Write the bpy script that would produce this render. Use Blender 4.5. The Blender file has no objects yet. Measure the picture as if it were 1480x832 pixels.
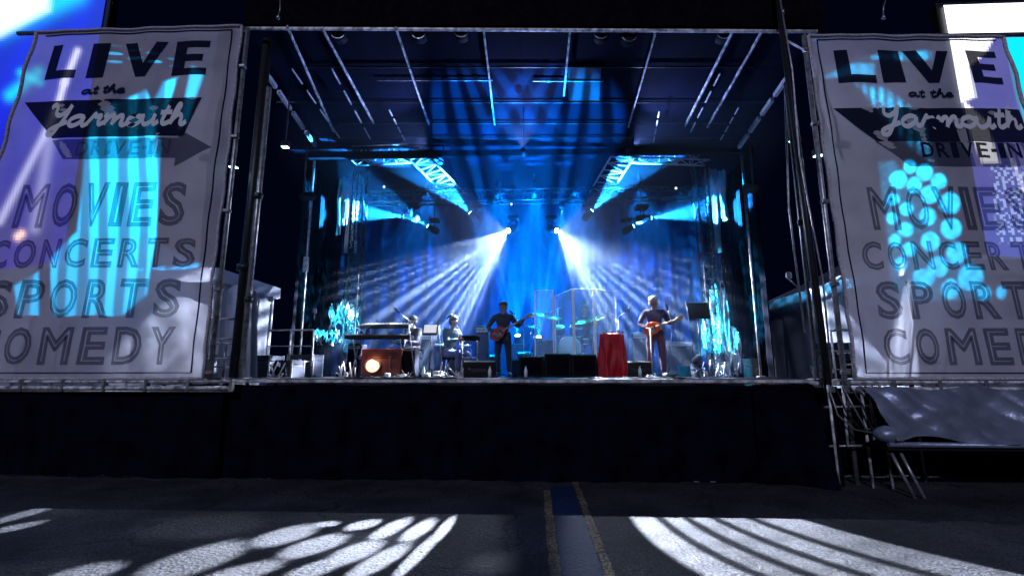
import bpy, bmesh, math, random
import numpy as np
from mathutils import Vector, Matrix, Quaternion
random.seed(7)
scene = bpy.context.scene
col = scene.collection
R = math.radians

# ---------------------------------------------------------------- camera
W, H, F = 1480.0, 832.0, 691.0
PITCH, YAW, CAMH = R(10.02), R(2.6), 1.6
cam_d = bpy.data.cameras.new('camera'); cam = bpy.data.objects.new('camera', cam_d); col.objects.link(cam)
cam.location = (0, 0, CAMH); cam.rotation_euler = (R(90)+PITCH, 0, YAW)
cam_d.sensor_width = 36; cam_d.lens = 36*F/W; cam_d.clip_start = .05; cam_d.clip_end = 2000
scene.camera = cam
CM = cam.rotation_euler.to_matrix(); C0 = Vector((0, 0, CAMH))
def ray(px, py): return CM @ Vector(((px-W/2)/F, -(py-H/2)/F, -1))
def P(px, py, Y):
    d = ray(px, py); return C0 + d*(Y/d.y)
def PZ(px, py, z):
    d = ray(px, py); return C0 + d*((z-CAMH)/d.z)

# ---------------------------------------------------------------- world, sky light, exposure
w = bpy.data.worlds.new('World'); scene.world = w; w.use_nodes = True
bg = w.node_tree.nodes['Background']; bg.inputs[0].default_value = (.06, .10, .60, 1); bg.inputs[1].default_value = .009
scene.view_settings.view_transform = 'Standard'; scene.view_settings.look = 'None'
scene.view_settings.exposure = 0; scene.view_settings.gamma = 1
cy = scene.cycles
cy.use_denoising = True
cy.max_bounces = 5; cy.diffuse_bounces = 2; cy.glossy_bounces = 2; cy.transmission_bounces = 4
cy.transparent_max_bounces = 16; cy.volume_bounces = 0
cy.sample_clamp_indirect = 3; cy.caustics_reflective = False; cy.caustics_refractive = False
cy.use_light_tree = True
# the one distant light: cool front fill added behind the camera, from no seen lamp
sd = bpy.data.lights.new('front_fill', 'SUN'); sun = bpy.data.objects.new('front_fill', sd); col.objects.link(sun)
sd.energy = .92; sd.angle = R(3); sd.color = (.66, .69, 1.0)
sun.rotation_euler = Vector((.25, 1.0, -.62)).to_track_quat('-Z', 'Y').to_euler()

# ---------------------------------------------------------------- tags, materials, mesh building
def tag(o, label=None, cat=None, group=None, kind=None):
    if label: o['label'] = label
    if cat: o['category'] = cat
    if group: o['group'] = group
    if kind: o['kind'] = kind
    return o
def empty(name, loc, label, cat, group=None, rz=0):
    o = bpy.data.objects.new(name, None); col.objects.link(o)
    o.location = loc; o.rotation_euler = (0, 0, rz); o.empty_display_size = .1
    return tag(o, label, cat, group)

def mat(name, color, rough=.6, metal=0, emit=None, es=0, noise=0, nscale=20, bump=0, sheen=0, alpha=None, transl=0, spec=.5, c2=None):
    m = bpy.data.materials.new(name); m.use_nodes = True; nt = m.node_tree; b = nt.nodes['Principled BSDF']
    b.inputs['Base Color'].default_value = (*color, 1); b.inputs['Roughness'].default_value = rough
    b.inputs['Metallic'].default_value = metal; b.inputs['Specular IOR Level'].default_value = spec
    if emit: b.inputs['Emission Color'].default_value = (*emit, 1); b.inputs['Emission Strength'].default_value = es
    if sheen: b.inputs['Sheen Weight'].default_value = sheen
    tc = nt.nodes.new('ShaderNodeTexCoord')
    if noise:
        n = nt.nodes.new('ShaderNodeTexNoise'); n.inputs['Scale'].default_value = nscale; n.inputs['Detail'].default_value = 5
        nt.links.new(tc.outputs['Object'], n.inputs['Vector'])
        mx = nt.nodes.new('ShaderNodeMix'); mx.data_type = 'RGBA'
        a = tuple(max(0, c*(1-noise)) for c in color); bb = c2 or tuple(min(1, c*(1+noise)) for c in color)
        mx.inputs[6].default_value = (*a, 1); mx.inputs[7].default_value = (*bb, 1)
        cr = nt.nodes.new('ShaderNodeMapRange'); cr.inputs[1].default_value = .35; cr.inputs[2].default_value = .65
        nt.links.new(n.outputs['Fac'], cr.inputs[0]); nt.links.new(cr.outputs[0], mx.inputs[0])
        nt.links.new(mx.outputs[2], b.inputs['Base Color'])
        if bump:
            bp = nt.nodes.new('ShaderNodeBump'); bp.inputs['Strength'].default_value = bump; bp.inputs['Distance'].default_value = .02
            nt.links.new(n.outputs['Fac'], bp.inputs['Height']); nt.links.new(bp.outputs[0], b.inputs['Normal'])
    out = nt.nodes['Material Output']; last = b.outputs[0]
    if transl:
        t = nt.nodes.new('ShaderNodeBsdfTranslucent'); t.inputs[0].default_value = (*color, 1)
        ms = nt.nodes.new('ShaderNodeMixShader'); ms.inputs[0].default_value = transl
        nt.links.new(last, ms.inputs[1]); nt.links.new(t.outputs[0], ms.inputs[2]); last = ms.outputs[0]
    if alpha is not None:
        t = nt.nodes.new('ShaderNodeBsdfTransparent')
        ms = nt.nodes.new('ShaderNodeMixShader'); ms.inputs[0].default_value = alpha
        nt.links.new(t.outputs[0], ms.inputs[1]); nt.links.new(last, ms.inputs[2]); last = ms.outputs[0]
    nt.links.new(last, out.inputs[0])
    return m
M = {}
M['asphalt'] = mat('asphalt', (.05, .05, .052), .8)
def build_asphalt(m, lo, hi, rough):
    nt = m.node_tree; b = nt.nodes['Principled BSDF']; tc = nt.nodes.new('ShaderNodeTexCoord')
    n1 = nt.nodes.new('ShaderNodeTexNoise'); n1.inputs['Scale'].default_value = 42; n1.inputs['Detail'].default_value = 4; n1.inputs['Roughness'].default_value = .7
    n2 = nt.nodes.new('ShaderNodeTexNoise'); n2.inputs['Scale'].default_value = 1.3; n2.inputs['Detail'].default_value = 6
    n3 = nt.nodes.new('ShaderNodeTexVoronoi'); n3.inputs['Scale'].default_value = 26
    for n in (n1, n2, n3): nt.links.new(tc.outputs['Object'], n.inputs['Vector'])
    a = nt.nodes.new('ShaderNodeMapRange'); a.inputs[1].default_value = .43; a.inputs[2].default_value = .58; nt.links.new(n1.outputs['Fac'], a.inputs[0])
    c = nt.nodes.new('ShaderNodeMapRange'); c.inputs[1].default_value = .3; c.inputs[2].default_value = .7; c.inputs[3].default_value = .12; nt.links.new(n2.outputs['Fac'], c.inputs[0])
    mu = nt.nodes.new('ShaderNodeMath'); mu.operation = 'MULTIPLY'; nt.links.new(a.outputs[0], mu.inputs[0]); nt.links.new(c.outputs[0], mu.inputs[1])
    mx = nt.nodes.new('ShaderNodeMix'); mx.data_type = 'RGBA'; mx.inputs[6].default_value = (*lo, 1); mx.inputs[7].default_value = (*hi, 1)
    vc = nt.nodes.new('ShaderNodeTexVoronoi'); vc.feature = 'DISTANCE_TO_EDGE'; vc.inputs['Scale'].default_value = .55
    nd = nt.nodes.new('ShaderNodeTexNoise'); nd.inputs['Scale'].default_value = 2.5; nd.inputs['Detail'].default_value = 5; nt.links.new(tc.outputs['Object'], nd.inputs['Vector'])
    va = nt.nodes.new('ShaderNodeMix'); va.data_type = 'VECTOR'; va.inputs[0].default_value = .35; nt.links.new(tc.outputs['Object'], va.inputs[4]); nt.links.new(nd.outputs['Color'], va.inputs[5]); nt.links.new(va.outputs[1], vc.inputs['Vector'])
    ck = nt.nodes.new('ShaderNodeMapRange'); ck.inputs[1].default_value = .002; ck.inputs[2].default_value = .009; ck.inputs[3].default_value = .1; nt.links.new(vc.outputs['Distance'], ck.inputs[0])
    n4 = nt.nodes.new('ShaderNodeTexNoise'); n4.inputs['Scale'].default_value = 11; n4.inputs['Detail'].default_value = 3; nt.links.new(tc.outputs['Object'], n4.inputs['Vector'])
    sp = nt.nodes.new('ShaderNodeMapRange'); sp.inputs[1].default_value = .34; sp.inputs[2].default_value = .46; sp.inputs[3].default_value = .25; nt.links.new(n4.outputs['Fac'], sp.inputs[0])
    m2 = nt.nodes.new('ShaderNodeMath'); m2.operation = 'MULTIPLY'; nt.links.new(mu.outputs[0], m2.inputs[0]); nt.links.new(ck.outputs[0], m2.inputs[1])
    m3 = nt.nodes.new('ShaderNodeMath'); m3.operation = 'MULTIPLY'; nt.links.new(m2.outputs[0], m3.inputs[0]); nt.links.new(sp.outputs[0], m3.inputs[1])
    nt.links.new(m3.outputs[0], mx.inputs[0]); nt.links.new(mx.outputs[2], b.inputs['Base Color'])
    bp = nt.nodes.new('ShaderNodeBump'); bp.inputs['Strength'].default_value = .9; bp.inputs['Distance'].default_value = .012
    ad = nt.nodes.new('ShaderNodeMath'); ad.operation = 'ADD'; nt.links.new(n1.outputs['Fac'], ad.inputs[0]); nt.links.new(n3.outputs['Distance'], ad.inputs[1])
    nt.links.new(ad.outputs[0], bp.inputs['Height']); nt.links.new(bp.outputs[0], b.inputs['Normal']); b.inputs['Roughness'].default_value = rough
build_asphalt(M['asphalt'], (.001, .001, .003), (.10, .10, .115), .75)
M['line'] = mat('yellow_road_paint', (.5, .40, .22), .7); build_asphalt(M['line'], (.03, .022, .014), (.52, .42, .24), .7)
M['blue_spill'] = mat('painted_blue_light', (.02, .05, .2), .5); build_asphalt(M['blue_spill'], (.006, .018, .055), (.016, .05, .15), .55)  # blue stage light on the road, put into the surface colour
M['black_cloth'] = mat('black_cloth', (.004, .004, .007), .95, noise=.3, nscale=6, spec=.05)
M['skirt'] = mat('skirt_cloth', (.0018, .0022, .008), .9, noise=.5, nscale=3, spec=.06)
M['drape'] = mat('stage_drape', (.003, .028, .10), .95, spec=.1, noise=.25, nscale=4)
M['leg_cloth'] = mat('pale_scrim_cloth', (.62, .68, .72), .7, noise=.3, nscale=5, transl=.4)
M['banner'] = mat('mesh_banner', (.86, .80, .88), .75, noise=.16, nscale=1.6, alpha=.58, transl=.3, spec=.2, bump=1.)
M['print'] = mat('navy_print', (.006, .008, .03), .9, alpha=.96, spec=.1)
M['print_pale'] = mat('pale_print', (.9, .92, .95), .7, alpha=.92)
M['print_grey'] = mat('grey_print', (.03, .03, .08), .9, alpha=.34, spec=.1)
M['arrow_print'] = mat('slate_arrow_print', (.02, .02, .06), .9, alpha=.66, spec=.1)
M['hem'] = mat('banner_hem', (.5, .46, .5), .6, noise=.3, nscale=30)
M['alu'] = mat('aluminium', (.55, .56, .58), .32, .85, noise=.25, nscale=25)
M['steel'] = mat('galvanised_steel', (.38, .38, .40), .4, .7, noise=.35, nscale=14)
M['white_metal'] = mat('white_painted_metal', (.62, .62, .64), .4, noise=.25, nscale=18)
M['rafter'] = mat('patchy_rafter_metal', (.8, .8, .82), .5, .1, noise=.75, nscale=9)  # patchy shine put into the base colour as noise
M['black_metal'] = mat('black_metal', (.02, .02, .022), .45, .3)
M['black_paint'] = mat('black_textured_paint', (.01, .01, .012), .75, noise=.3, nscale=40, spec=.2)
M['roof'] = mat('roof_lining', (.0012, .003, .014), .95, noise=.4, nscale=1.5, spec=.15)
M['deck'] = mat('deck_board', (.05, .05, .055), .45, noise=.4, nscale=8)
M['deck_edge'] = mat('deck_edge_trim', (.6, .6, .62), .4, .2, noise=.6, nscale=7)
M['tent'] = mat('tent_canvas', (.46, .50, .62), .6, noise=.10, nscale=3, transl=.25)
M['tarp'] = mat('silver_tarp', (.26, .30, .40), .36, .4, noise=.2, nscale=3.2, bump=1.5)
M['plexi'] = mat('clear_acrylic', (.55, .8, .85), .15, alpha=.20)
M['plexi_edge'] = mat('acrylic_edge', (.85, .95, .98), .35)
M['wood'] = mat('red_brown_veneer', (.10, .018, .010), .35, noise=.4, nscale=7)
M['red_cloth'] = mat('red_satin_cloth', (.42, .003, .010), .55, noise=.2, nscale=4)
M['red_tarp'] = mat('magenta_cloth', (.5, .01, .08), .6)
M['chrome'] = mat('chrome', (.8, .8, .8), .15, 1)
M['cymbal'] = mat('brass_cymbal', (.75, .55, .22), .25, 1)
M['drum'] = mat('blue_drum_shell', (.03, .08, .25), .25)
M['drum_head'] = mat('drum_head', (.75, .75, .72), .5)
M['orange'] = mat('orange_guitar_finish', (.95, .12, .015), .3)
M['maple'] = mat('maple_neck', (.5, .3, .14), .4)
M['bass'] = mat('dark_red_bass_finish', (.25, .05, .04), .3)
M['skin'] = mat('skin', (.30, .16, .115), .6)
M['navy_shirt'] = mat('dark_purple_shirt', (.045, .03, .07), .85, noise=.3, nscale=7, bump=1.)
M['black_shirt'] = mat('black_shirt', (.02, .02, .03), .85, noise=.3, nscale=7, bump=1.)
M['teal_shirt'] = mat('pale_teal_shirt', (.05, .12, .15), .85, noise=.3, nscale=7, bump=1.)
M['maroon'] = mat('maroon_trousers', (.11, .05, .075), .85, noise=.3, nscale=7, bump=1.)
M['black_trousers'] = mat('black_trousers', (.015, .015, .025), .85)
M['jeans'] = mat('blue_jeans', (.07, .10, .24), .85, noise=.3, nscale=9, bump=1.)
M['hair_dark'] = mat('dark_hair', (.02, .014, .012), .6)
M['hair_grey'] = mat('silver_hair', (.34, .33, .33), .6)
M['eye'] = mat('eye', (.02, .02, .02), .3)
M['shoe'] = mat('dark_shoe', (.03, .03, .03), .5)
M['shoe_white'] = mat('white_trainer', (.75, .75, .75), .5)
M['grille'] = mat('grey_grille_cloth', (.03, .03, .045), .8, noise=.3, nscale=60)
M['key_white'] = mat('ivory_keys', (.35, .35, .36), .45)
M['paper'] = mat('glowing_paper', (.85, .85, .85), .7, emit=(.95, .97, 1), es=.55)  # paper glows by itself, standing in for light on the sheet
M['warm_glow'] = mat('warm_lamp_glass', (.9, .6, .4), .4, emit=(1, .68, .42), es=1.7)
M['white_glow'] = mat('white_lens', (.9, .95, 1), .3, emit=(.85, .93, 1), es=40)
M['cyan_glow'] = mat('cyan_lens', (.7, .95, 1), .3, emit=(.35, .85, 1), es=16)
M['blue_glow'] = mat('blue_lens', (.2, .5, 1), .3, emit=(.15, .65, 1), es=60)
M['cable'] = mat('black_cable', (.015, .015, .015), .5)
M['case'] = mat('flight_case_laminate', (.015, .018, .03), .6, spec=.25, noise=.3, nscale=10)
M['cyan_plastic'] = mat('turquoise_plastic', (.02, .5, .65), .4)
M['brown_box'] = mat('tan_plywood', (.32, .17, .08), .7, noise=.2, nscale=6)
M['leaf'] = mat('pale_foil_strip', (.6, .72, .75), .35, .3)

def frame(d):
    d = Vector(d).normalized(); u = d.orthogonal().normalized(); return u, d.cross(u), d
class MB:
    def __init__(s): s.v = []; s.f = []; s.sm = []
    def add(s, vs, fs, smooth=False):
        n = len(s.v); s.v += [tuple(v) for v in vs]; s.f += [tuple(n+i for i in f) for f in fs]; s.sm += [smooth]*len(fs); return s
    def box(s, c, size, rot=None, bev=0):
        c = Vector(c); x, y, z = (k/2 for k in size)
        if bev:
            b = min(bev, x*.9, y*.9, z*.9); vs = []
            for sx in (-1, 1):
                for sy in (-1, 1):
                    for sz in (-1, 1):
                        vs += [Vector((sx*(x-b), sy*(y-b), sz*z)), Vector((sx*(x-b), sy*y, sz*(z-b))), Vector((sx*x, sy*(y-b), sz*(z-b)))]
            def I(sx, sy, sz, k): return ((sx > 0)*4+(sy > 0)*2+(sz > 0))*3+k
            fs = []
            for g in (-1, 1):
                fs.append([I(-1, -1, g, 0), I(1, -1, g, 0), I(1, 1, g, 0), I(-1, 1, g, 0)][::g])
                fs.append([I(-1, g, -1, 1), I(-1, g, 1, 1), I(1, g, 1, 1), I(1, g, -1, 1)][::g])
                fs.append([I(g, -1, -1, 2), I(g, 1, -1, 2), I(g, 1, 1, 2), I(g, -1, 1, 2)][::g])
                for h in (-1, 1):
                    fs.append([I(-1, g, h, 0), I(1, g, h, 0), I(1, g, h, 1), I(-1, g, h, 1)])
                    fs.append([I(g, -1, h, 0), I(g, 1, h, 0), I(g, 1, h, 2), I(g, -1, h, 2)])
                    fs.append([I(g, h, -1, 1), I(g, h, 1, 1), I(g, h, 1, 2), I(g, h, -1, 2)])
                    for k in (-1, 1): fs.append([I(g, h, k, 0), I(g, h, k, 1), I(g, h, k, 2)])
        else:
            vs = [Vector((a*x, b_*y, d*z)) for a in (-1, 1) for b_ in (-1, 1) for d in (-1, 1)]
            fs = [(0, 1, 3, 2), (4, 6, 7, 5), (0, 4, 5, 1), (2, 3, 7, 6), (0, 2, 6, 4), (1, 5, 7, 3)]
        if rot is not None: vs = [rot @ v for v in vs]
        return s.add([v+c for v in vs], fs)
    def cyl(s, a, b, r, r2=None, n=8, caps=True, smooth=True):
        a, b = Vector(a), Vector(b); r2 = r if r2 is None else r2; u, v, _ = frame(b-a); vs = []
        for k in range(n):
            t = 2*math.pi*k/n; e = u*math.cos(t)+v*math.sin(t); vs += [a+e*r, b+e*r2]
        fs = [(2*k, 2*((k+1) % n), 2*((k+1) % n)+1, 2*k+1) for k in range(n)]
        s.add(vs, fs, smooth)
        if caps: m = len(s.v)-2*n; s.f += [tuple(m+2*k for k in range(n))[::-1], tuple(m+2*k+1 for k in range(n))]; s.sm += [False]*2
        return s
    def tube(s, pts, r, n=6):
        pts = [Vector(p) for p in pts]; rings = []; up = None
        for i, p in enumerate(pts):
            d = (pts[min(i+1, len(pts)-1)]-pts[max(i-1, 0)]).normalized()
            if up is None: up = d.orthogonal().normalized()
            up = (up-d*up.dot(d)); up = up.normalized() if up.length > 1e-5 else d.orthogonal().normalized()
            w_ = d.cross(up); rr = r[i] if isinstance(r, (list, tuple)) else r
            rings.append([p+(up*math.cos(2*math.pi*k/n)+w_*math.sin(2*math.pi*k/n))*rr for k in range(n)])
        vs = [v for q in rings for v in q]; fs = []
        for i in range(len(pts)-1):
            for k in range(n): fs.append((i*n+k, i*n+(k+1) % n, (i+1)*n+(k+1) % n, (i+1)*n+k))
        fs += [tuple(range(n))[::-1], tuple((len(pts)-1)*n+k for k in range(n))]
        return s.add(vs, fs, True)
    def lathe(s, c, axis, prof, n=16, smooth=True):
        c = Vector(c); u, v, d = frame(axis); vs = []
        for r, h in prof:
            for k in range(n): t = 2*math.pi*k/n; vs.append(c+d*h+(u*math.cos(t)+v*math.sin(t))*max(r, 1e-4))
        fs = [(i*n+k, i*n+(k+1) % n, (i+1)*n+(k+1) % n, (i+1)*n+k) for i in range(len(prof)-1) for k in range(n)]
        return s.add(vs, fs, smooth)
    def ball(s, c, r, n=10, m=7):
        c = Vector(c); r = Vector(r) if hasattr(r, '__len__') else Vector((r, r, r)); vs = []
        for i in range(m+1):
            a = math.pi*i/m
            for k in range(n): t = 2*math.pi*k/n; vs.append(c+Vector((r.x*math.sin(a)*math.cos(t), r.y*math.sin(a)*math.sin(t), r.z*math.cos(a))))
        return s.add(vs, [(i*n+k, (i+1)*n+k, (i+1)*n+(k+1) % n, i*n+(k+1) % n) for i in range(m) for k in range(n)], True)
    def prism(s, pts2, z0, z1, T=None):   # outline in x,z swept along y
        n = len(pts2); vs = [Vector((x, z0, z)) for x, z in pts2]+[Vector((x, z1, z)) for x, z in pts2]
        if T: vs = [T @ v for v in vs]
        return s.add(vs, [tuple(range(n)), tuple(range(n, 2*n))[::-1]]+[(k, n+k, n+(k+1) % n, (k+1) % n) for k in range(n)])
    def grid(s, fn, nu, nv, smooth=True, thick=None):
        vs = [Vector(fn(i/nu, j/nv)) for j in range(nv+1) for i in range(nu+1)]
        fs = [(j*(nu+1)+i, j*(nu+1)+i+1, (j+1)*(nu+1)+i+1, (j+1)*(nu+1)+i) for j in range(nv) for i in range(nu)]
        return s.add(vs, fs, smooth)
    def build(s, name, m, parent=None, **kw):
        me = bpy.data.meshes.new(name); me.from_pydata(s.v, [], s.f); me.validate()
        if len(me.polygons) == len(s.sm): me.polygons.foreach_set('use_smooth', s.sm)
        me.materials.append(M[m] if isinstance(m, str) else m)
        o = bpy.data.objects.new(name, me); col.objects.link(o)
        if parent: o.parent = parent
        return tag(o, **kw)
def copy_tree(o, parent=None):
    c = o.copy(); col.objects.link(c)
    if parent: c.parent = parent
    for ch in list(o.children): copy_tree(ch, c)
    return c

# ---------------------------------------------------------------- stage lights (real spots with cut patterns in front)
def gobo_image(name, fn, half, n=640):
    a = (np.arange(n)+.5)/n*2-1; t = math.tan(half); dx, dy = np.meshgrid(a*t, a*t)
    v = np.clip(fn(dx, dy), 0, 8).astype(np.float32)
    im = bpy.data.images.new(name, n, n, float_buffer=True); buf = np.ones((n, n, 4), np.float32); buf[..., :3] = v[..., None]
    im.colorspace_settings.name = 'Non-Color'
    im.pixels.foreach_set(buf.ravel()); im.update(); return im
def spot(loc, target, power, deg, color, blend=.15, gobo=None, radius=.02, parent=None, name='beam'):
    d = bpy.data.lights.new(name, 'SPOT'); o = bpy.data.objects.new(name, d); col.objects.link(o)
    d.energy = power; d.spot_size = R(deg); d.spot_blend = blend; d.color = color; d.shadow_soft_size = radius
    o.location = loc; q = (Vector(target)-Vector(loc)).to_track_quat('-Z', 'Y'); o.rotation_euler = q.to_euler()
    if parent: o.parent = parent; o.matrix_parent_inverse = Matrix.Identity(4); o.location = Vector(loc)-parent.location
    if gobo:
        half = R(deg)/2; im = gobo_image('gobo', lambda x, y: gobo(x, y, q.to_matrix(), Vector(loc)), half)
        d.use_nodes = True; nt = d.node_tree; em = nt.nodes['Emission']; tc = nt.nodes.new('ShaderNodeTexCoord')
        sp = nt.nodes.new('ShaderNodeSeparateXYZ'); nt.links.new(tc.outputs['Normal'], sp.inputs[0]); cb = nt.nodes.new('ShaderNodeCombineXYZ')
        for k in (0, 1):
            dv = nt.nodes.new('ShaderNodeMath'); dv.operation = 'DIVIDE'; nt.links.new(sp.outputs[k], dv.inputs[0]); nt.links.new(sp.outputs[2], dv.inputs[1])
            ml = nt.nodes.new('ShaderNodeMath'); ml.operation = 'MULTIPLY_ADD'; ml.inputs[1].default_value = -.5/math.tan(half); ml.inputs[2].default_value = .5
            nt.links.new(dv.outputs[0], ml.inputs[0]); nt.links.new(ml.outputs[0], cb.inputs[k])
        it = nt.nodes.new('ShaderNodeTexImage'); it.image = im; it.extension = 'CLIP'; nt.links.new(cb.outputs[0], it.inputs[0])
        nt.links.new(it.outputs[0], em.inputs[0])
    return o
def smooth(e0, e1, x): t = np.clip((x-e0)/(e1-e0), 0, 1); return t*t*(3-2*t)
def to_photo_plane(dx, dy, q, loc, plane='y', val=7.5):
    """where the ray (dx,dy,-1) of a lamp meets a plane, as photo coordinates"""
    D = [q[i][0]*dx+q[i][1]*dy-q[i][2] for i in range(3)]
    k = 1 if plane == 'y' else 2
    t = (val-loc[k])/np.where(np.abs(D[k]) < 1e-6, 1e-6, D[k]); ok = t > 0
    p = [loc[i]+D[i]*t-C0[i] for i in range(3)]
    c = [sum(CM[r][i]*p[r] for r in range(3)) for i in range(3)]
    z = np.where(-c[2] < 1e-3, 1e-3, -c[2])
    return np.where(ok, c[0]/z*F+W/2, -9999), np.where(ok, -c[1]/z*F+H/2, -9999)
def poly(px, py, pts, soft=3.):
    """soft mask of a convex polygon given clockwise in the photo"""
    m = np.full(px.shape, 1e9)
    for (ax, ay), (bx, by) in zip(pts, pts[1:]+pts[:1]):
        L = math.hypot(bx-ax, by-ay); m = np.minimum(m, ((bx-ax)*(py-ay)-(by-ay)*(px-ax))/L)
    return smooth(-soft, soft, m)

# ================================================================= THE SETTING
g = MB(); g.add([(-300, -150, 0), (300, -150, 0), (300, 400, 0), (-300, 400, 0)], [(0, 1, 2, 3)])
g.build('ground', 'asphalt', kind='structure')
def marking(x0, x1, y0, y1, z, m, name, jag=.02, n=60):
    b = MB(); vs = []
    for i in range(n+1):
        y = y0+(y1-y0)*i/n; vs += [(x0+random.uniform(-jag, jag), y, z), (x1+random.uniform(-jag, jag), y, z)]
    b.add(vs, [(2*i, 2*i+1, 2*i+3, 2*i+2) for i in range(n)]); return b.build(name, m, kind='structure')
marking(.115, .205, 1, 7.0, .004, 'line', 'road_marking', jag=.01)
marking(.555, .635, 1, 7.55, .004, 'line', 'road_marking', jag=.01)
marking(.215, .545, 1, 7.3, .004, 'blue_spill', 'blue_light_strip', jag=0)  # strip of blue stage light painted between the two lines
def sky_dome():
    b = MB(); n = 24; m = 8; vs = []
    for j in range(m+1):
        a = math.pi/2*j/m
        for k in range(n): t = 2*math.pi*k/n; vs.append((900*math.cos(a)*math.cos(t), 900*math.cos(a)*math.sin(t), 900*math.sin(a)-5))
    b.add(vs, [(j*n+k, j*n+(k+1) % n, (j+1)*n+(k+1) % n, (j+1)*n+k) for j in range(m) for k in range(n)])
    return b
# (the night sky itself is the world colour)

# ---- stage deck: bearers, boards, front edge
SX0, SX1, SY, DZ = -5.0, 4.2, 7.65, 1.5
stage = empty('stage_deck', (0, SY, 0), 'wide black stage deck raised above the road in front of the band', 'stage')
nb = 8
proto = None
for i in range(nb):
    for j in range(5):
        wx, wy = (SX1-SX0)/nb, 6.4/5
        if proto is None: proto = MB().box((0, 0, 0), (wx-.01, wy-.01, .06), bev=.004).build('deck_panel', 'deck', stage); o = proto
        else: o = proto.copy(); col.objects.link(o)
        o.location = (SX0+wx*(i+.5), wy*(j+.5), DZ-.03)
MB().box(((SX0+SX1)/2, -.022, DZ-.035), (SX1-SX0, .04, .05), bev=.008).build('edge_trim', 'deck_edge', stage)
for x in np.linspace(SX0+.2, SX1-.1, 7): MB().cyl((x, .3, 0), (x, .3, DZ-.06), .03).build('leg', 'steel', stage)
# ---- skirts
def skirt(name, x0, x1, y, z0, z1, label, amp=.035, m='skirt', drop=None):
    root = empty(name, ((x0+x1)/2, y, 0), label, 'stage skirt')
    nwide = max(1, round((x1-x0)/1.55)); ww = (x1-x0)/nwide
    for k in range(nwide):
        a = x0+k*ww-(x0+x1)/2; ph = x0
        def fn(u, v, a=a, ph=ph):
            x = a+u*(ww+.02); zz = z0+(z1-z0)*v; sag = math.sin(math.pi*u)*.03*(v > .98)
            yy = -amp*(1-.75*v)*(math.sin(x*9+2*math.sin(x*1.3))+.6*math.sin(x*21+v)) - .05*(1-v) - .03*math.sin(x*1.7+v*4)
            return (x, yy, zz-sag)
        MB().grid(fn, 40, 10).build('cloth_panel', m, root)
    return root
skirt('stage_skirt', SX0+.02, SX1, SY-.06, .01, DZ-.07, 'black cloth skirt hanging along the middle of the stage front')
skirt('stage_skirt', -9.4, SX0+.12, SY-.16, .05, DZ-.13, 'navy cloth skirt hanging below the left banner')
skirt('dark_gap_sheet', SX1+.05, 9.9, 8.15, .02, DZ-.12, 'black sheet added to darken the gap behind the scaffold tubes and silver tarp', m='black_cloth')  # sheet added so that the gap under the right banner stays dark
# corner tail of the skirt at the right end, swept towards the road
b = MB()
def tail(u, v):
    x = 3.25+u*.95; z = .02+1.4*v; y = 7.5-.35*(1-v)*u**2-.06*math.sin(u*9+v*2); return (x, y, z)
b.grid(tail, 16, 12); b.build('loose_skirt_corner', 'skirt', label='loose dark cloth corner swept forward at the right end of the stage skirt', category='cloth') if False else tag(b.build('loose_skirt_corner', 'skirt'), 'loose dark cloth corner swept forward at the right end of the stage skirt', 'cloth')

# ---- roof
def zr(x, y): return 7.62-.042*x-.17*(y-7.65)
def PR(px, py, off=0):
    d = ray(px, py); n = Vector((.042, .17, 1)); p0 = Vector((0, 7.65, 7.62+off)); return C0+d*((p0-C0).dot(n)/d.dot(n))
roof = empty('stage_roof', (0, 7.65, 0), 'black sloping stage roof with pale rafters running back over the band', 'stage roof')
RO = Vector((0, 7.65, 0))
RL, RR, RB = -5.35, 4.95, 11.1
for j in range(4):
    y0 = 7.7+j*(RB-7.7)/4; y1 = y0+(RB-7.7)/4-.006
    for i in range(4):
        x0 = RL+(RR-RL)*i/4; x1 = x0+(RR-RL)/4-.006
        b = MB(); vs = []
        for dz in (.10, .16):
            vs += [(x0, y0-7.65, zr(x0, y0)+dz), (x1, y0-7.65, zr(x1, y0)+dz), (x1, y1-7.65, zr(x1, y1)+dz), (x0, y1-7.65, zr(x0, y1)+dz)]
        b.add(vs, [(0, 1, 2, 3), (7, 6, 5, 4), (0, 4, 5, 1), (1, 5, 6, 2), (2, 6, 7, 3), (3, 7, 4, 0)]); b.build('roof_panel', 'roof', roof)
for j in range(3):                                           # upstage roof bay
    x0 = -6.2+j*3.95; b = MB().box((x0+1.97, 12.65-7.65, 7.22), (3.9, 3.0, .05)); b.build('roof_panel', 'roof', roof)
def beam(a, b_, w_, h, name, m, parent, off=RO):
    a, b_ = Vector(a)-off, Vector(b_)-off; d = b_-a; rot = d.to_track_quat('Y', 'Z').to_matrix()
    return MB().box((a+b_)/2, (w_, d.length, h), rot=rot, bev=.006).build(name, m, parent)
rafts = [((415, 38), (482, 190),  .034), ((465, 40), (540, 178),  .034), ((572, 40), (620, 180),  .034), ((699, 44), (715, 180), .032),
         ((824, 44), (815, 138),  .034), ((947, 48), (908, 184), .032), ((1058, 48), (990, 182),  .034), ((1101, 46), (1022, 184), .034)]
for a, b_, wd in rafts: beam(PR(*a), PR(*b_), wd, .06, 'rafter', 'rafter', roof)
low = [((420, 97), (494, 204)), ((478, 97), (538, 206)), ((562, 158), (586, 205)), ((1042, 104), (996, 195)), ((1068, 155), (1040, 205)), ((953, 160), (944, 208))]
for a, b_ in low:                                            # lower chords, broken by clamps
    A, B = PR(*a, off=-.12), PR(*b_, off=-.12); n = 4
    for k in range(n):
        beam(A.lerp(B, k/n+.02), A.lerp(B, (k+.78)/n), .028, .03, 'lower_chord', 'white_metal', roof)
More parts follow.
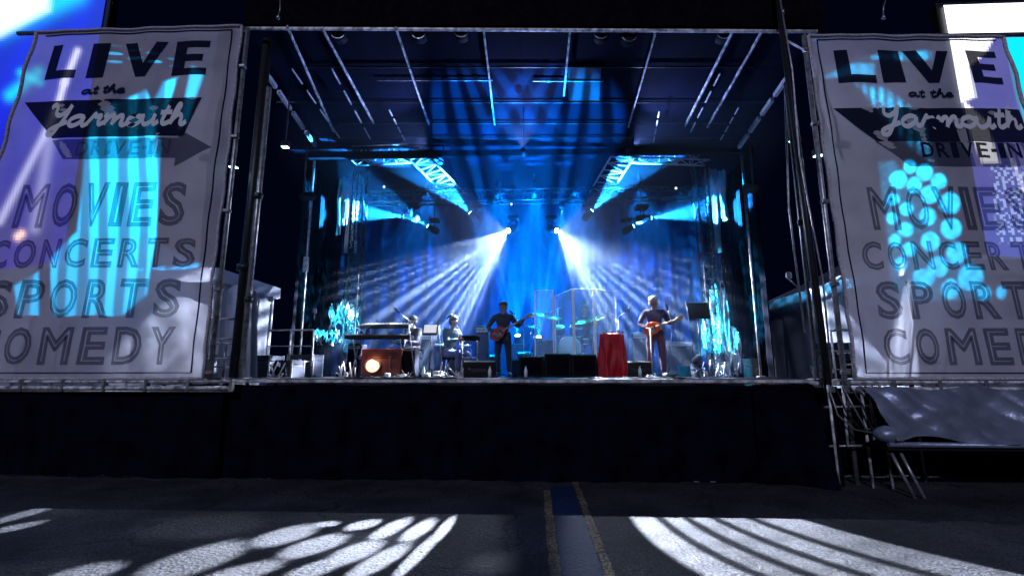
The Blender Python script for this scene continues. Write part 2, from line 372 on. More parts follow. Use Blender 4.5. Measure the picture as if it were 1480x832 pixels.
for a, b_ in [((378, 96), (458, 214)), ((1138, 112), (1066, 216))]:
    A, B = PR(*a, off=-.05), PR(*b_, off=-.05)
    for k in range(4): beam(A.lerp(B, k/4+.01), A.lerp(B, (k+.86)/4), .075, .09, 'side_rail', 'white_metal', roof)
for py, x0, x1 in ((97, 430, 1090), (116, 545, 712), (117, 770, 872), (148, 400, 1110), (178, 490, 1050), (199, 470, 1060)):
    beam(PR(x0, py, .05), PR(x1, py, .05), .03, .035, 'purlin', 'black_metal' if py not in (116, 117) else 'steel', roof)
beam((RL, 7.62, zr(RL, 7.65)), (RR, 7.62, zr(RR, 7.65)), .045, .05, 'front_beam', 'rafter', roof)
b = MB(); b.prism([(RL, zr(RL, 7.6)+.05), (RR+.2, zr(RR, 7.6)+.05), (RR+.2, 9.2), (RL, 9.2)], .05, .12); b.build('fascia_panel', 'black_cloth', roof)
# lit hatch panel in the roof
b = MB(); c = [PR(820, 97, .06), PR(869, 97, .06), PR(866, 148, .06), PR(822, 148, .06)]; c = [p-RO for p in c]
b.add(c+[p+Vector((0, 0, .02)) for p in c], [(0, 1, 2, 3), (7, 6, 5, 4), (0, 4, 5, 1), (1, 5, 6, 2), (2, 6, 7, 3), (3, 7, 4, 0)]); b.build('hatch_panel', 'grille', roof)
# rear header
beam((RL-.3, RB, 7.0), (RR+.4, RB, 6.9), .12, .16, 'header', 'black_cloth', roof)

# ---- masts, poles
def pole(name, x, y, z0, z1, r, m, label, cat, lean=0, joints=()):
    root = empty(name, (x, y, z0), label, cat)
    MB().cyl((0, 0, 0), (lean, 0, z1-z0), r, n=10).build('shaft', m, root)
    for j in joints: MB().cyl((lean*j, 0, (z1-z0)*j-.05), (lean*j, 0, (z1-z0)*j+.05), r*1.6, n=10).build('collar', 'black_metal', root)
    MB().box((0, 0, .01), (r*5, r*5, .02), bev=.004).build('foot_plate', 'steel', root)
    return root
pole('roof_post', -4.82, 7.8, DZ, 6.75, .045, 'steel', 'thin grey post standing at the left front corner of the stage', 'post', joints=(.25, .6))
pole('roof_post', -5.0, 7.9, DZ, 7.8, .085, 'black_metal', 'thick black post behind the thin grey one at the left front corner', 'post', joints=(.3,))
pole('roof_post', 4.36, 7.7, DZ, 6.5, .03, 'steel', 'thin grey post just right of the black mast at the right front corner', 'post', joints=(.5,))
pole('roof_post', -5.65, 11.4, DZ, 7.0, .03, 'steel', 'slim post at the rear left of the stage, beside the railing', 'post')
pole('roof_post', 5.2, 11.4, DZ, 7.0, .03, 'steel', 'slim post at the rear right, behind the glittering scrim', 'post')
mast = empty('lighting_mast', (4.2, 7.45, 0), 'tall dark mast with a crossbar on top at the right front corner of the stage', 'mast')
MB().cyl((.18, 0, 0), (.05, 0, 8.6), .055, n=10).build('shaft', 'black_metal', mast)
MB().cyl((-.45, 0, 8.35), (.62, 0, 8.30), .03).build('crossbar', 'white_metal', mast)
for k in range(3): MB().cyl((.1-k*.02, -.05, 7.2+k*.4), (.1-k*.02, -.05, 7.27+k*.4), .03).build('clamp', 'alu', mast)
MB().tube([(.1, 0, 7.15), (.6, .1, 6.9), (.66, .1, 6.2), (.75, .1, 5.0)], .018).build('brace', 'steel', mast)
MB().tube([(-.02, -.05, 6.9), (-.32, -.02, 5.6)], .014).build('stay', 'steel', mast) if False else None
MB().tube([(.02, -.08, 8.2), (.1, -.1, 6.5), (.06, -.1, 5), (.2, -.1, 3), (.17, -.1, 1.5)], .014).build('cable', 'steel', mast)
tag(MB().tube([P(1134, 120, 7.9), P(1140, 300, 7.9), P(1163, 480, 7.8)], .016).build('guy_rope', 'steel'), 'pale rope running down beside the right front mast', 'rope')

# ---- truss builder
def truss(name, a, b_, s, label, cat, m='alu', group=None, step=None, lad=False):
    a, b_ = Vector(a), Vector(b_); root = empty(name, a, label, cat, group); d = b_-a; L = d.length
    up = Vector((0, 0, 1)) if abs(d.normalized().z) < .9 else Vector((0, 1, 0)); sx = d.cross(up).normalized(); uz = sx.cross(d).normalized()
    cs = [(sx*i+uz*j)*s/2 for i, j in ((-1, -1), (1, -1), (1, 1), (-1, 1))]
    if lad: cs = [(-sx)*s/2, sx*s/2]
    for c in cs: MB().cyl(c, c+d, .024, n=6).build('chord', m, root)
    n = max(2, int(L/(step or s))); lb = MB()
    for k in range(n):
        t0, t1 = k/n, (k+1)/n
        for q in range(len(cs) if not lad else 1):
            c0, c1 = cs[q], cs[(q+1) % len(cs)]
            if k % 2: c0, c1 = c1, c0
            lb.cyl(c0+d*t0, c1+d*t1, .012, n=5, caps=False)
            if lad: lb.cyl(c0+d*t0, c1+d*t0, .018, n=5, caps=False)
            else: lb.cyl(c0+d*t0, c1+d*t0, .010, n=5, caps=False)
    lb.build('lacing', m, root)
    return root
truss('ladder_truss', P(596, 219, 11.3), P(660, 283, 12.7), .62, 'pale ladder truss lit turquoise, running back above the keyboard side', 'truss', 'white_metal', step=.2, lad=True)
truss('ladder_truss', P(905, 219, 11.3), P(866, 281, 12.7), .62, 'pale ladder truss lit turquoise, running back above the guitar side', 'truss', 'white_metal', step=.2, lad=True)
truss('cross_truss', P(512, 226, 11.4), P(592, 222, 11.4), .34, 'short truss under the roof joining the left tower to the ladder truss', 'truss', 'white_metal')
truss('cross_truss', P(912, 222, 11.4), P(1022, 226, 11.4), .34, 'short truss under the roof joining the right tower to the ladder truss', 'truss', 'white_metal')
truss('tower_truss', (-4.66, 12.0, DZ), (-4.62, 12.0, 7.0), .30, 'upright truss tower beside the glowing scrim on the left', 'truss', 'black_metal')
truss('tower_truss', (4.44, 12.0, DZ), (4.36, 12.0, 7.0), .30, 'upright truss tower beside the glowing scrim on the right', 'truss', 'black_metal')
truss('lighting_truss', (-4.5, 12.45, 6.35), (4.3, 12.45, 6.35), .30, 'dark horizontal lighting truss across the back carrying the spotlights', 'truss', 'black_metal', step=.4)
for px, py, py2 in ((1014, 150, 175), (949, 160, 190)):
    pass

# ---- drapes
b = MB(); b.grid(lambda u, v: (-5.9+11.4*u, 14.0+.07*math.sin(u*150)+.03*math.sin(u*61+v*2), 1.5+5.6*v), 480, 8)
tag(b.build('back_drape', 'drape'), 'wide pleated backdrop curtain lit blue behind the band', 'curtain')
for sx, lab in ((-1, 'black side curtain closing the left side of the stage'), (1, 'black side curtain closing the right side of the stage')):
    b = MB(); X = -5.95 if sx < 0 else 5.55
    b.grid(lambda u, v: (X+.05*math.sin(u*70), 11.5+2.5*u, 1.5+5.6*v), 120, 4); tag(b.build('side_drape', 'black_cloth'), lab, 'curtain')
def scrim(x0, x1, y, z0, z1, lab, slant):
    root = empty('scrim', ((x0+x1)/2, y, z0), lab, 'scrim'); n = 9
    for k in range(n):
        a = x0+(x1-x0)*k/n-(x0+x1)/2; w_ = (x1-x0)/n; q_ = k if slant < 0 else n-1-k; lo = (.75 if q_ < 4 else 0)+random.uniform(0, .5)
        MB().grid(lambda u, v, a=a, lo=lo, k=k: (a+u*w_*1.05+.02*math.sin(v*7+k), .05*math.sin(u*3+k*2)+slant*(a), lo+(z1-z0-lo+random.uniform(-.02, .02))*v), 4, 10).build('cloth_strip', 'leg_cloth', root)
scrim(-5.42, -4.72, 12.3, 4.55, 6.95, 'pale scrim of hanging cloth strips lit white and turquoise on the left', -.4)
scrim(4.52, 5.18, 12.3, 4.45, 6.95, 'pale scrim of hanging cloth strips lit white and turquoise on the right', .4)

# ---- foil fringe heaps glowing turquoise at both sides of the deck
def fringe(name, boxes, label, n, Y):
    root = empty(name, P((boxes[0][0]+boxes[0][2])/2, 545, Y), label, 'foil fringe'); o0 = root.location.copy()
    rnd = random.Random(n)
    for (x0, y0, x1, y1, nn) in boxes:
        for k in range(nn):
            px = rnd.uniform(x0, x1); t = abs((px-(x0+x1)/2)/((x1-x0)/2)); top = y0+(y1-y0)*(.45*t*rnd.random()+.12*rnd.random()); bot = y1-(y1-y0)*.25*rnd.random()
            A = P(px, top, Y+rnd.uniform(-.1, .25))-o0; L = (bot-top)/691*Y; w_ = rnd.uniform(.012, .05); tw = rnd.uniform(-1, 1)
            b = MB(); vs = []
            for i in range(6):
                s_ = i/5; c = A+Vector((.03*math.sin(s_*5+k), .03*math.cos(s_*4+k), -L*s_)); ang = tw+s_*3; ww = w_*(1-.7*abs(s_-.45)*1.6+.1)
                e = Vector((math.cos(ang), math.sin(ang), 0))*ww; vs += [c-e, c+e]
            b.add(vs, [(2*i, 2*i+1, 2*i+3, 2*i+2) for i in range(5)]); b.build('foil_strip', 'leaf', root)
    return root
fringe('foil_fringe', [(1026, 405, 1050, 520, 42), (1046, 470, 1068, 542, 30), (1015, 455, 1032, 505, 12), (1030, 495, 1050, 535, 16)], 'tall ragged curtain of pale foil strips at the right end of the stage', 5, 12.0)
fringe('foil_fringe', [(478, 432, 518, 478, 34), (459, 473, 492, 500, 22)], 'low ragged curtain of pale foil strips behind the keyboards', 6, 11.9)

# ================================================================= BANNERS
def stroke_mesh(b, pts, wd, T, closed=False):
    """a smooth pen stroke in banner coordinates, laid on the cloth"""
    P2 = [Vector((x, y)) for x, y in pts]; out = []
    for i in range(len(P2)-1):
        p0, p1, p2, p3 = P2[max(i-1, 0)], P2[i], P2[i+1], P2[min(i+2, len(P2)-1)]
        for k in range(5):
            t = k/5; out.append(.5*((2*p1)+(-p0+p2)*t+(2*p0-5*p1+4*p2-p3)*t*t+(-p0+3*p1-3*p2+p3)*t**3))
    out.append(P2[-1]); vs = []
    for i, p in enumerate(out):
        d = out[min(i+1, len(out)-1)]-out[max(i-1, 0)]; d = d.normalized() if d.length > 1e-9 else Vector((1, 0)); nrm = Vector((-d.y, d.x))*wd/2
        for q in (p-nrm, p+nrm): vs.append(T(q.x, q.y, .008+i*.00006))
    b.add(vs, [(2*i, 2*i+1, 2*i+3, 2*i+2) for i in range(len(out)-1)])
GL = {
 'Y': ([[(0, 1.9), (.2, 2.2), (.45, 1.9), (.5, 1.3), (.85, 1.1), (1.2, 1.5), (1.35, 2.15)], [(1.35, 2.15), (1.25, 1.0), (1.0, 0), (.75, -.7), (.4, -.75), (.4, -.35), (1.0, .1), (1.5, .4)]], 1.55),
 'a': ([[(.95, .85), (.55, 1), (.15, .7), (.1, .25), (.4, 0), (.8, .35), (.95, .95)], [(.95, .95), (.95, .3), (1.1, .02), (1.4, .25)]], 1.3),
 'r': ([[(0, .15), (.3, .95), (.42, 1.1), (.5, .85), (.85, .9), (.78, .4), (.9, .05), (1.2, .25)]], 1.1),
 'm': ([[(0, .7), (.12, 1), (.15, .5), (.12, 0)], [(.12, .2), (.35, .85), (.55, .95), (.62, .6), (.6, 0)], [(.6, .2), (.85, .85), (1.05, .95), (1.12, .6), (1.12, .15), (1.3, 0), (1.5, .25)]], 1.4),
 'o': ([[(.6, 1), (.15, .75), (.1, .25), (.5, 0), (.9, .3), (.88, .75), (.6, 1), (.75, .82), (1.15, .85)]], 1.08),
 'u': ([[(0, 1), (.03, .35), (.3, 0), (.68, .3), (.8, 1)], [(.8, 1), (.8, .25), (.95, 0), (1.15, .25)]], 1.1),
 't': ([[(.4, 1.85), (.3, .9), (.28, .25), (.45, 0), (.75, .25)], [(0, 1.15), (.7, 1.22)]], .7),
 'h': ([[(.1, .1), (.32, 1.1), (.45, 1.85), (.3, 1.95), (.18, 1.2), (.1, 0)], [(.1, .2), (.35, .85), (.6, .95), (.72, .6), (.72, .15), (.88, 0), (1.1, .25)]], 1.05),
 'e': ([[(.1, .4), (.6, .55), (.65, .9), (.38, 1.02), (.1, .65), (.14, .2), (.45, 0), (.9, .3)]], .85), ' ': ([], .6)}
def text_mesh(s, offset=0., outline=0.):
    cu = bpy.data.curves.new('t', 'FONT'); cu.body = s; cu.offset = offset; cu.resolution_u = 3
    if outline: cu.fill_mode = 'NONE'; cu.bevel_depth = outline; cu.bevel_resolution = 0
    o = bpy.data.objects.new('t', cu); col.objects.link(o); dg = bpy.context.evaluated_depsgraph_get()
    me = bpy.data.meshes.new_from_object(o.evaluated_get(dg)); bpy.data.objects.remove(o); bpy.data.curves.remove(cu)
    v = np.array([x.co[:] for x in me.vertices]); f = [tuple(p.vertices) for p in me.polygons]; bpy.data.meshes.remove(me); return v, f
BLK = {'L': [[(0, 0), (0, 1), (.34, 1), (.34, .24), (1, .24), (1, 0)]], 'I': [[(0, 0), (0, 1), (1, 1), (1, 0)]],
       'V': [[(.40, 0), (0, 1), (.28, 1), (.52, .38), (.74, 1), (1, 1), (.62, 0)]],
       'E': [[(0, 0), (0, 1), (1, 1), (1, .80), (.36, .80), (.36, .60), (.86, .60), (.86, .40), (.36, .40), (.36, .20), (1, .20), (1, 0)]]}
def banner(name, TL, TR, BR, BL, label, lay, Y=7.5):
    TL, TR, BR, BL = [Vector(p) for p in (TL, TR, BR, BL)]
    root = empty(name, (BL+BR)/2, label, 'banner'); O = root.location.copy()
    def T(u, v, lift=0):      # u right, v down
        p = (TL.lerp(TR, u)).lerp(BL.lerp(BR, u), v)-O
        p.y += -.05*math.sin(math.pi*v)*math.sin(math.pi*u) + .014*math.sin(u*17+v*5)*math.sin(v*9+u*4)+.010*math.sin(u*31-v*11)+.02*math.sin(v*40)*math.exp(-min(u, 1-u)*14)-lift; return p
    MB().grid(lambda u, v: T(u, v), 48, 64).build('mesh_sheet', 'banner', root)
    # hem rope and stitched border
    for a, b_ in (((0, 0), (1, 0)), ((1, 0), (1, 1)), ((0, 1), (1, 1)), ((0, 0), (0, 1))):
        MB().tube([T(a[0]+(b_[0]-a[0])*k/24, a[1]+(b_[1]-a[1])*k/24, .01) for k in range(25)], .028, n=5).build('hem', 'hem', root)
    ins = .045
    for a, b_ in (((ins, .012), (1-ins, .012)), ((1-ins, .012), (1-ins, .985)), ((ins, .985), (1-ins, .985)), ((ins, .012), (ins, .985))):
        if (a[0] > .5 and b_[0] > .5 and not lay['right_line']) or (a[0] < .5 and b_[0] < .5 and lay['right_line']): continue
        MB().tube([T(a[0]+(b_[0]-a[0])*k/24, a[1]+(b_[1]-a[1])*k/24, .01) for k in range(25)], .010, n=4).build('border_line', 'print', root)
    def mapped(v, f, u0, u1, v0, v1, name, m, lift=.006, unit=False):
        v = np.array(v, float); lo = v[:, :2].min(0); hi = v[:, :2].max(0)
        if unit: lo = np.array([0., 0.]); hi = np.array([1., 1.])
        if len(f) == 1:
            bm = bmesh.new(); bm.faces.new([bm.verts.new(p) for p in v[:len(f[0])]]); bmesh.ops.triangulate(bm, faces=bm.faces[:])
            bmesh.ops.subdivide_edges(bm, edges=bm.edges[:], cuts=7, use_grid_fill=True); bm.verts.index_update()
            v = np.array([q.co[:] for q in bm.verts]); f = [tuple(q.index for q in fc.verts) for fc in bm.faces]; bm.free()
        q = (v[:, :2]-lo)/(hi-lo); b = MB(); b.add([T(u0+(u1-u0)*x, v1+(v0-v1)*y, lift) for x, y in q], f)
        return b.build(name, m, root)
    for ch, (u0, u1) in zip('LIVE', lay['LIVE']):
        for pg in BLK[ch]: mapped([(x, y, 0) for x, y in pg], [tuple(range(len(pg)))], u0, u1, lay['vL'][0], lay['vL'][1], 'letter', 'print')
    def script(s, u0, u1, vbase, xh, wd, m, nm):
        tot = sum(GL[c][1] for c in s); sx = (u1-u0)/tot; x = 0
        for c in s:
            b = MB()
            for st in GL[c][0]: stroke_mesh(b, [(u0+(x+px+.12*py)*sx, vbase-py*xh) for px, py in st], wd, lambda a, d, l: T(a, d, l+.006))
            if b.v: b.build(nm, m, root)
            x += GL[c][1]
    script('at the', *lay['at'], .0075, 'print', 'letter')
    pg = lay['arrow']; mapped([(x, y, 0) for x, y in pg], [tuple(range(len(pg)))], 0, 1, 0, 1, 'arrow_panel', 'arrow_print', .004, True)
    pg = lay['band']; mapped([(x, y, 0) for x, y in pg], [tuple(range(len(pg)))], 0, 1, 0, 1, 'band_panel', 'print', .007, True)
    script('Yarmouth', *lay['yar'], .015, 'print_pale', 'letter')
    for s, (u0, u1, v0, v1), m, bold in lay['rows']:
        n = len(s); us = u0; wsum = sum({'I': .5, 'M': 1.25, '-': .5, ' ': .45, 'W': 1.3}.get(c, 1) for c in s)
        for c in s:
            cw = {'I': .5, 'M': 1.25, '-': .5, ' ': .45, 'W': 1.3}.get(c, 1)/wsum*(u1-u0)
            if c == '-': mapped([(0, .4, 0), (1, .4, 0), (1, .62, 0), (0, .62, 0), (0, 0, 0), (0, 1, 0)], [(0, 1, 2, 3)], us+cw*.15, us+cw*.85, v0, v1, 'letter', m, .009)
            elif c != ' ':
                v, f = text_mesh(c, .022 if bold else .0, 0 if bold else .036)
                mapped(v, f, us+cw*.1, us+cw*.88, v0, v1, 'letter', m, .009)
                if not bold:      # the marquee bulbs drawn inside the letters
                    pass
            us += cw
    return root
def rowset(off, y=0, wide=1.0):
    c = .5+off
    def r(w_, v0, v1): return (c-w_/2*wide, c+w_/2*wide, v0, v1)
    return [('MOVIES', r(.74, .475+y, .60+y), 'print_grey', False), ('CONCERTS', r(.86, .632+y, .712+y), 'print_grey', False),
            ('SPORTS', r(.80, .742+y, .845+y), 'print_grey', False), ('COMEDY', r(.80, .868+y, .965+y), 'print_grey', False)]
layL = dict(right_line=True, LIVE=[(.10, .25), (.30, .385), (.45, .66), (.70, .86)], vL=(.045, .155), at=(.30, .50, .205, .012),
            band=[(.04, .775), (.86, .775), (.80, .66), (.22, .66)][::-1], arrow=[(.22, .655), (.78, .655), (.78, .68), (.93, .625), (.78, .57), (.78, .595), (.30, .595)],
            yar=(.17, .80, .305, .030), rows=[('DRIVE-IN', (.34, .76, .352, .395), 'print_grey', True)]+rowset(.0))
layL['band'] = [(.04, .775), (.22, .66), (.80, .66), (.86, .775)]
layR = dict(right_line=False, LIVE=[(.12, .31), (.34, .45), (.47, .70), (.78, .935)], vL=(.048, .155), at=(.44, .66, .200, .012),
            band=[(.07, .765), (.25, .66), (.97, .66), (.97, .765)], arrow=[(.24, .66), (.95, .66), (.95, .585), (.38, .585)],
            yar=(.26, .95, .295, .032), rows=[('DRIVE-IN', (.44, .92, .342, .388), 'print', True)]+rowset(.02))
YB = 7.5
banner('event_banner', P(54, 47, YB), P(350, 38, YB), P(293, 547, YB), P(-95, 547, YB), 'tall see-through event banner left of the stage, stripes of turquoise light behind it', layL)
banner('event_banner', P(1168, 52, YB), P(1450, 54, YB), P(1600, 547, YB), P(1237, 547, YB), 'tall see-through event banner right of the stage, turquoise discs of light on it', layR)
# rails below the banners, banner frame tubes
for x0, x1, lab in ((-10.2, -4.72, 'pair of grey rails under the left banner'), (4.62, 9.8, 'pair of grey rails under the right banner')):
    root = empty('banner_rail', ((x0+x1)/2, 7.42, 1.36), lab, 'rail'); h = (x1-x0)/2
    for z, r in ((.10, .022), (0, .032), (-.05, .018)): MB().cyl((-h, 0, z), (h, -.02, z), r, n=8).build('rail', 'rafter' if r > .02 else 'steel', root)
    for k in range(9): MB().box((-h+2*h*k/8, -.01, .04), (.05, .09, .2), bev=.01).build('bracket', 'steel', root)
for xs, z1, lab in ((-5.18, 7.8, 'upright tube along the inner edge of the left banner'), (4.68, 7.3, 'upright tube along the inner edge of the right banner')):
    root = empty('banner_post', (xs, 7.56, 0), lab, 'post')
    MB().cyl((0, 0, 1.3 if xs < 0 else 0), (0, 0, z1), .038, n=10).build('tube', 'steel', root)
    for k in range(5): MB().box((0, -.03, 1.6+k*1.35), (.12, .08, .06), bev=.01).build('clamp', 'steel', root)
for x0, x1, z, lab in ((-9.6, -5.2, 7.84, 'tube holding up the top of the left banner'), (4.7, 9.0, 7.24, 'tube holding up the top of the right banner')):
    tag(MB().cyl((x0, 7.56, z), (x1, 7.56, z-.06), .04).build('banner_bar', 'steel'), lab, 'rail')

# ================================================================= VIDEO SCREENS (drive-in screens far left and right)
def led(name, x0, x1, z0, z1, Y, fn, label, nx=110, nz=110):
    root = empty(name, ((x0+x1)/2, Y, 0), label, 'video screen'); cx = (x0+x1)/2; b = MB()
    for j in range(nz+1):
        for i in range(nx+1): b.v.append((x0+(x1-x0)*i/nx-cx, 0, z0+(z1-z0)*j/nz))
    b.f = [(j*(nx+1)+i, j*(nx+1)+i+1, (j+1)*(nx+1)+i+1, (j+1)*(nx+1)+i) for j in range(nz) for i in range(nx)]; b.sm = [False]*len(b.f)
    xs = x0+(np.arange(nx)+.5)/nx*(x1-x0); zs = z0+(np.arange(nz)+.5)/nz*(z1-z0); X, Z = np.meshgrid(xs, zs)
    p = [X-C0.x, np.full_like(X, Y), Z-C0.z]; c = [sum(CM[r][i]*p[r] for r in range(3)) for i in range(3)]
    px, py = c[0]/-c[2]*F+W/2, -c[1]/-c[2]*F+H/2; rgb = fn(px, py).astype(np.float32).reshape(-1, 3)
    m = bpy.data.materials.new('video_picture'); m.use_nodes = True; nt = m.node_tree; bs = nt.nodes['Principled BSDF']; bs.inputs['Base Color'].default_value = (.02, .02, .02, 1)
    at = nt.nodes.new('ShaderNodeAttribute'); at.attribute_name = 'picture'; nt.links.new(at.outputs['Color'], bs.inputs['Emission Color']); bs.inputs['Emission Strength'].default_value = 1
    o = b.build('picture_panel', m, root); me = o.data; ca = me.color_attributes.new('picture', 'FLOAT_COLOR', 'CORNER')
    buf = np.ones((len(me.loops), 4), np.float32); buf[:, :3] = np.repeat(rgb, 4, axis=0); ca.data.foreach_set('color', buf.ravel())
    MB().box((0, .2, (z0+z1)/2), (x1-x0+.3, .3, z1-z0+.3), bev=.03).build('housing', 'black_metal', root)
    for k in (-.35, .35): MB().box(((x1-x0)*k, .3, z0/2), (.4, .4, z0), bev=.03).build('leg', 'black_metal', root)
    return root
def seg(px, py, a, b_, wd):
    ax, ay = a; bx, by = b_; L2 = (bx-ax)**2+(by-ay)**2; t = np.clip(((px-ax)*(bx-ax)+(py-ay)*(by-ay))/L2, 0, 1)
    d = np.hypot(px-ax-t*(bx-ax), py-ay-t*(by-ay)); return np.exp(-(d/wd)**2)
def picL(px, py):
    o = np.zeros(px.shape+(3,)); k = 1-.45*smooth(120, 420, py)+.12*np.sin(px*.11+py*.05); o[..., 0] = .006+.03*smooth(200, 420, py); o[..., 1] = .012+.03*smooth(250, 0, py); o[..., 2] = .75*k
    fl = poly(px, py, [(-200, -60), (75, -30), (70, 15), (0, 52), (-200, 120)], 10); cyan = seg(px, py, (0, 40), (110, -8), 16)
    c2 = seg(px, py, (15, 138), (55, 105), 9)+.8*seg(px, py, (30, 105), (58, 120), 6)
    st = seg(px, py, (112, 74), (93, 120), 5)+seg(px, py, (93, 120), (80, 165), 5)+.55*seg(px, py, (80, 165), (0, 320), 6)+.3*seg(px, py, (78, 165), (50, 330), 9)
    wm = seg(px, py, (26, 342), (31, 338), 6)
    for i, (a, b_, c, d) in enumerate(zip((1.2, .0, .02, 1.1), (1.0, .55, .75, .8), (1.1, .9, .8, .7), range(4))): pass
    o += fl[..., None]*np.array([1.1, .95, 1.1])+cyan[..., None]*np.array([.0, .7, .9])+c2[..., None]*np.array([0, .7, .7])+np.minimum(st, 1)[..., None]*np.array([1.7, 1.7, 2.2])+wm[..., None]*np.array([3, 1.8, 1.])
    return o
def picR(px, py):
    o = np.zeros(px.shape+(3,)); o[..., 0] = .10; o[..., 1] = .10; o[..., 2] = .62
    k = smooth(250, 330, py); o[..., 0] += .0*k; o[..., 1] += .05*k; o[..., 2] += .2*k
    wh = np.maximum.reduce([poly(px, py, [(1340, 5), (1520, 5), (1520, 51), (1368, 51)], 2), poly(px, py, [(1368, 48), (1438, 52), (1424, 78), (1392, 104), (1375, 110)], 3),
                            poly(px, py, [(1380, 100), (1405, 112), (1425, 175), (1468, 214), (1462, 235), (1420, 236), (1405, 200)], 3),
                            poly(px, py, [(1375, 60), (1400, 90), (1410, 140), (1388, 150), (1370, 100)], 3)])
    cy_ = poly(px, py, [(1447, 52), (1600, 52), (1600, 600), (1510, 330), (1470, 140)], 3)
    det = (np.sin(px*.9+np.sin(py*.4)*2)*np.sin(py*.7) > .1)*poly(px, py, [(1432, 240), (1560, 240), (1560, 350), (1442, 350)], 3)
    ln = seg(px, py, (1455, 210), (1480, 275), 3)
    o = o*(1-wh[..., None])+wh[..., None]*np.array([3.2, 3.2, 3.5]); o = o*(1-cy_[..., None]*(1-wh[..., None]))+(cy_*(1-wh))[..., None]*np.array([.0, .9, 1.2])
    o += det[..., None]*np.array([.5, .7, .9])+ln[..., None]*.8; return o
led('video_screen', -26, -13.75, 4.0, 14.5, 13, picL, 'big bright blue video screen standing behind the left banner', 150, 130)
led('video_screen', 12.15, 24, 4.6, 12.25, 13, picR, 'big white and turquoise video screen standing behind the right banner', 150, 120)

# ================================================================= TENTS
def tent(name, x0, x1, y0, y1, ze, zp, label, face):
    root = empty(name, ((x0+x1)/2, (y0+y1)/2, 0), label, 'tent'); O = root.location
    hx, hy = (x1-x0)/2, (y1-y0)/2
    def wall(ax, ay, bx, by, nm='wall_panel', n=3, m='tent'):
        for k in range(n):
            def fn(u, v, k=k):
                t = (k+u*.99)/n; x = ax+(bx-ax)*t; y = ay+(by-ay)*t; nx, ny = (by-ay), -(bx-ax); L = math.hypot(nx, ny)
                d = .05*math.sin(u*math.pi)*math.sin(v*math.pi)+.02*math.sin(u*11+v*6+k); return (x+nx/L*d, y+ny/L*d, .05+(ze-.05)*v)
            MB().grid(fn, 14, 10).build(nm, m, root)
    wall(-hx, -hy, hx, -hy); wall(-hx, hy, -hx, -hy, n=4); wall(hx, -hy, hx, hy, n=4); wall(hx, hy, -hx, hy)
    e = .12
    cs = [(-hx-e, -hy-e), (hx+e, -hy-e), (hx+e, hy+e), (-hx-e, hy+e)]
    for k in range(4):
        a, b_ = cs[k], cs[(k+1) % 4]
        def fn(u, v, a=a, b_=b_):
            x = a[0]+(b_[0]-a[0])*u; y = a[1]+(b_[1]-a[1])*u; t = v*.98; s_ = 1-t; return (x*s_, y*s_, ze+(zp-ze)*(t**1.25)-.05*math.sin(math.pi*u)*(1-t))
        MB().grid(fn, 12, 10).build('roof_panel', 'tent', root)
        b = MB(); n = 18
        for i in range(n+1):
            u = i/n; x = a[0]+(b_[0]-a[0])*u; y = a[1]+(b_[1]-a[1])*u; d = .22+.05*abs(math.sin(u*math.pi*6)); b.v += [(x, y, ze+.01), (x*1.004, y*1.004, ze-d)]
        b.f = [(2*i, 2*i+1, 2*i+3, 2*i+2) for i in range(n)]; b.sm = [False]*n; b.build('valance', 'tent', root)
    for x in (-hx, hx):
        for y in (-hy, hy): MB().cyl((x*1.01, y*1.01, 0), (x*1.01, y*1.01, ze), .03).build('pole', 'white_metal', root)
    return root
tent('marquee_tent', -10.2, -5.95, 8.5, 10.5, 3.5, 4.35, 'white tent beside the left side of the stage, partly behind the left banner', 'r')
tent('marquee_tent', 6.55, 9.8, 8.5, 14.3, 3.5, 4.6, 'white tent beside the right side of the stage, partly behind the right banner', 'l')
# blue flap leaning in the gap by the left tent
b = MB(); c = [P(335, 545, 8.3), P(352, 545, 8.3), P(385, 545, 8.3)]
b.grid(lambda u, v: tuple(P(322+50*u-10*(1-v)*(1-u), 545-(120+15*math.sin(u*3))*v, 8.25+.1*math.sin(u*8))), 10, 8)
tag(b.build('tent_flap', 'tent'), 'loose blue-lit canvas flap beside the guard rail at the left corner', 'canvas')

# ================================================================= MOVING LIGHTS AND THEIR BEAMS
def mover(px, py, Y, target, glow, label, hang=None, scale=1.0, floor=False):
    p = P(px, py, Y); root = empty('moving_light', p, label, 'stage light', 'moving lights hung across the back of the stage' if not floor else 'floor lights in front of the backdrop')
    d = (Vector(target)-p).normalized(); s = scale; back = -d
    MB().lathe((0, 0, 0), back, [(.0, -.005), (.075*s, -.005), (.085*s, .01), (.085*s, .10*s), (.11*s, .14*s), (.11*s, .30*s), (.07*s, .36*s), (0, .37*s)], 14).build('head', 'black_paint', root)
    MB().lathe((0, 0, 0), d, [(0, .035*s), (.035*s, .028*s), (.062*s, .012*s), (.066*s, .0)], 14).build('lens', glow, root)
    c = back*.2*s; side = d.cross(Vector((0, 0, 1))).normalized(); sg = -1 if floor else 1
    yk = MB()
    yk.tube([c+side*.14*s, c+side*.15*s+Vector((0, 0, .16*s*sg)), c+Vector((0, 0, .24*s*sg)), c-side*.15*s+Vector((0, 0, .16*s*sg)), c-side*.14*s], .018*s, n=6); yk.build('yoke', 'black_paint', root)
    MB().box(c+Vector((0, 0, .29*s*sg)), (.3*s, .26*s, .10*s), bev=.015).build('base', 'black_paint', root)
    if hang: MB().cyl(c+Vector((0, 0, .3*s)), (c.x, c.y, hang-p.z), .02).build('hanging_pipe', 'black_metal', root)
    return root, p, d
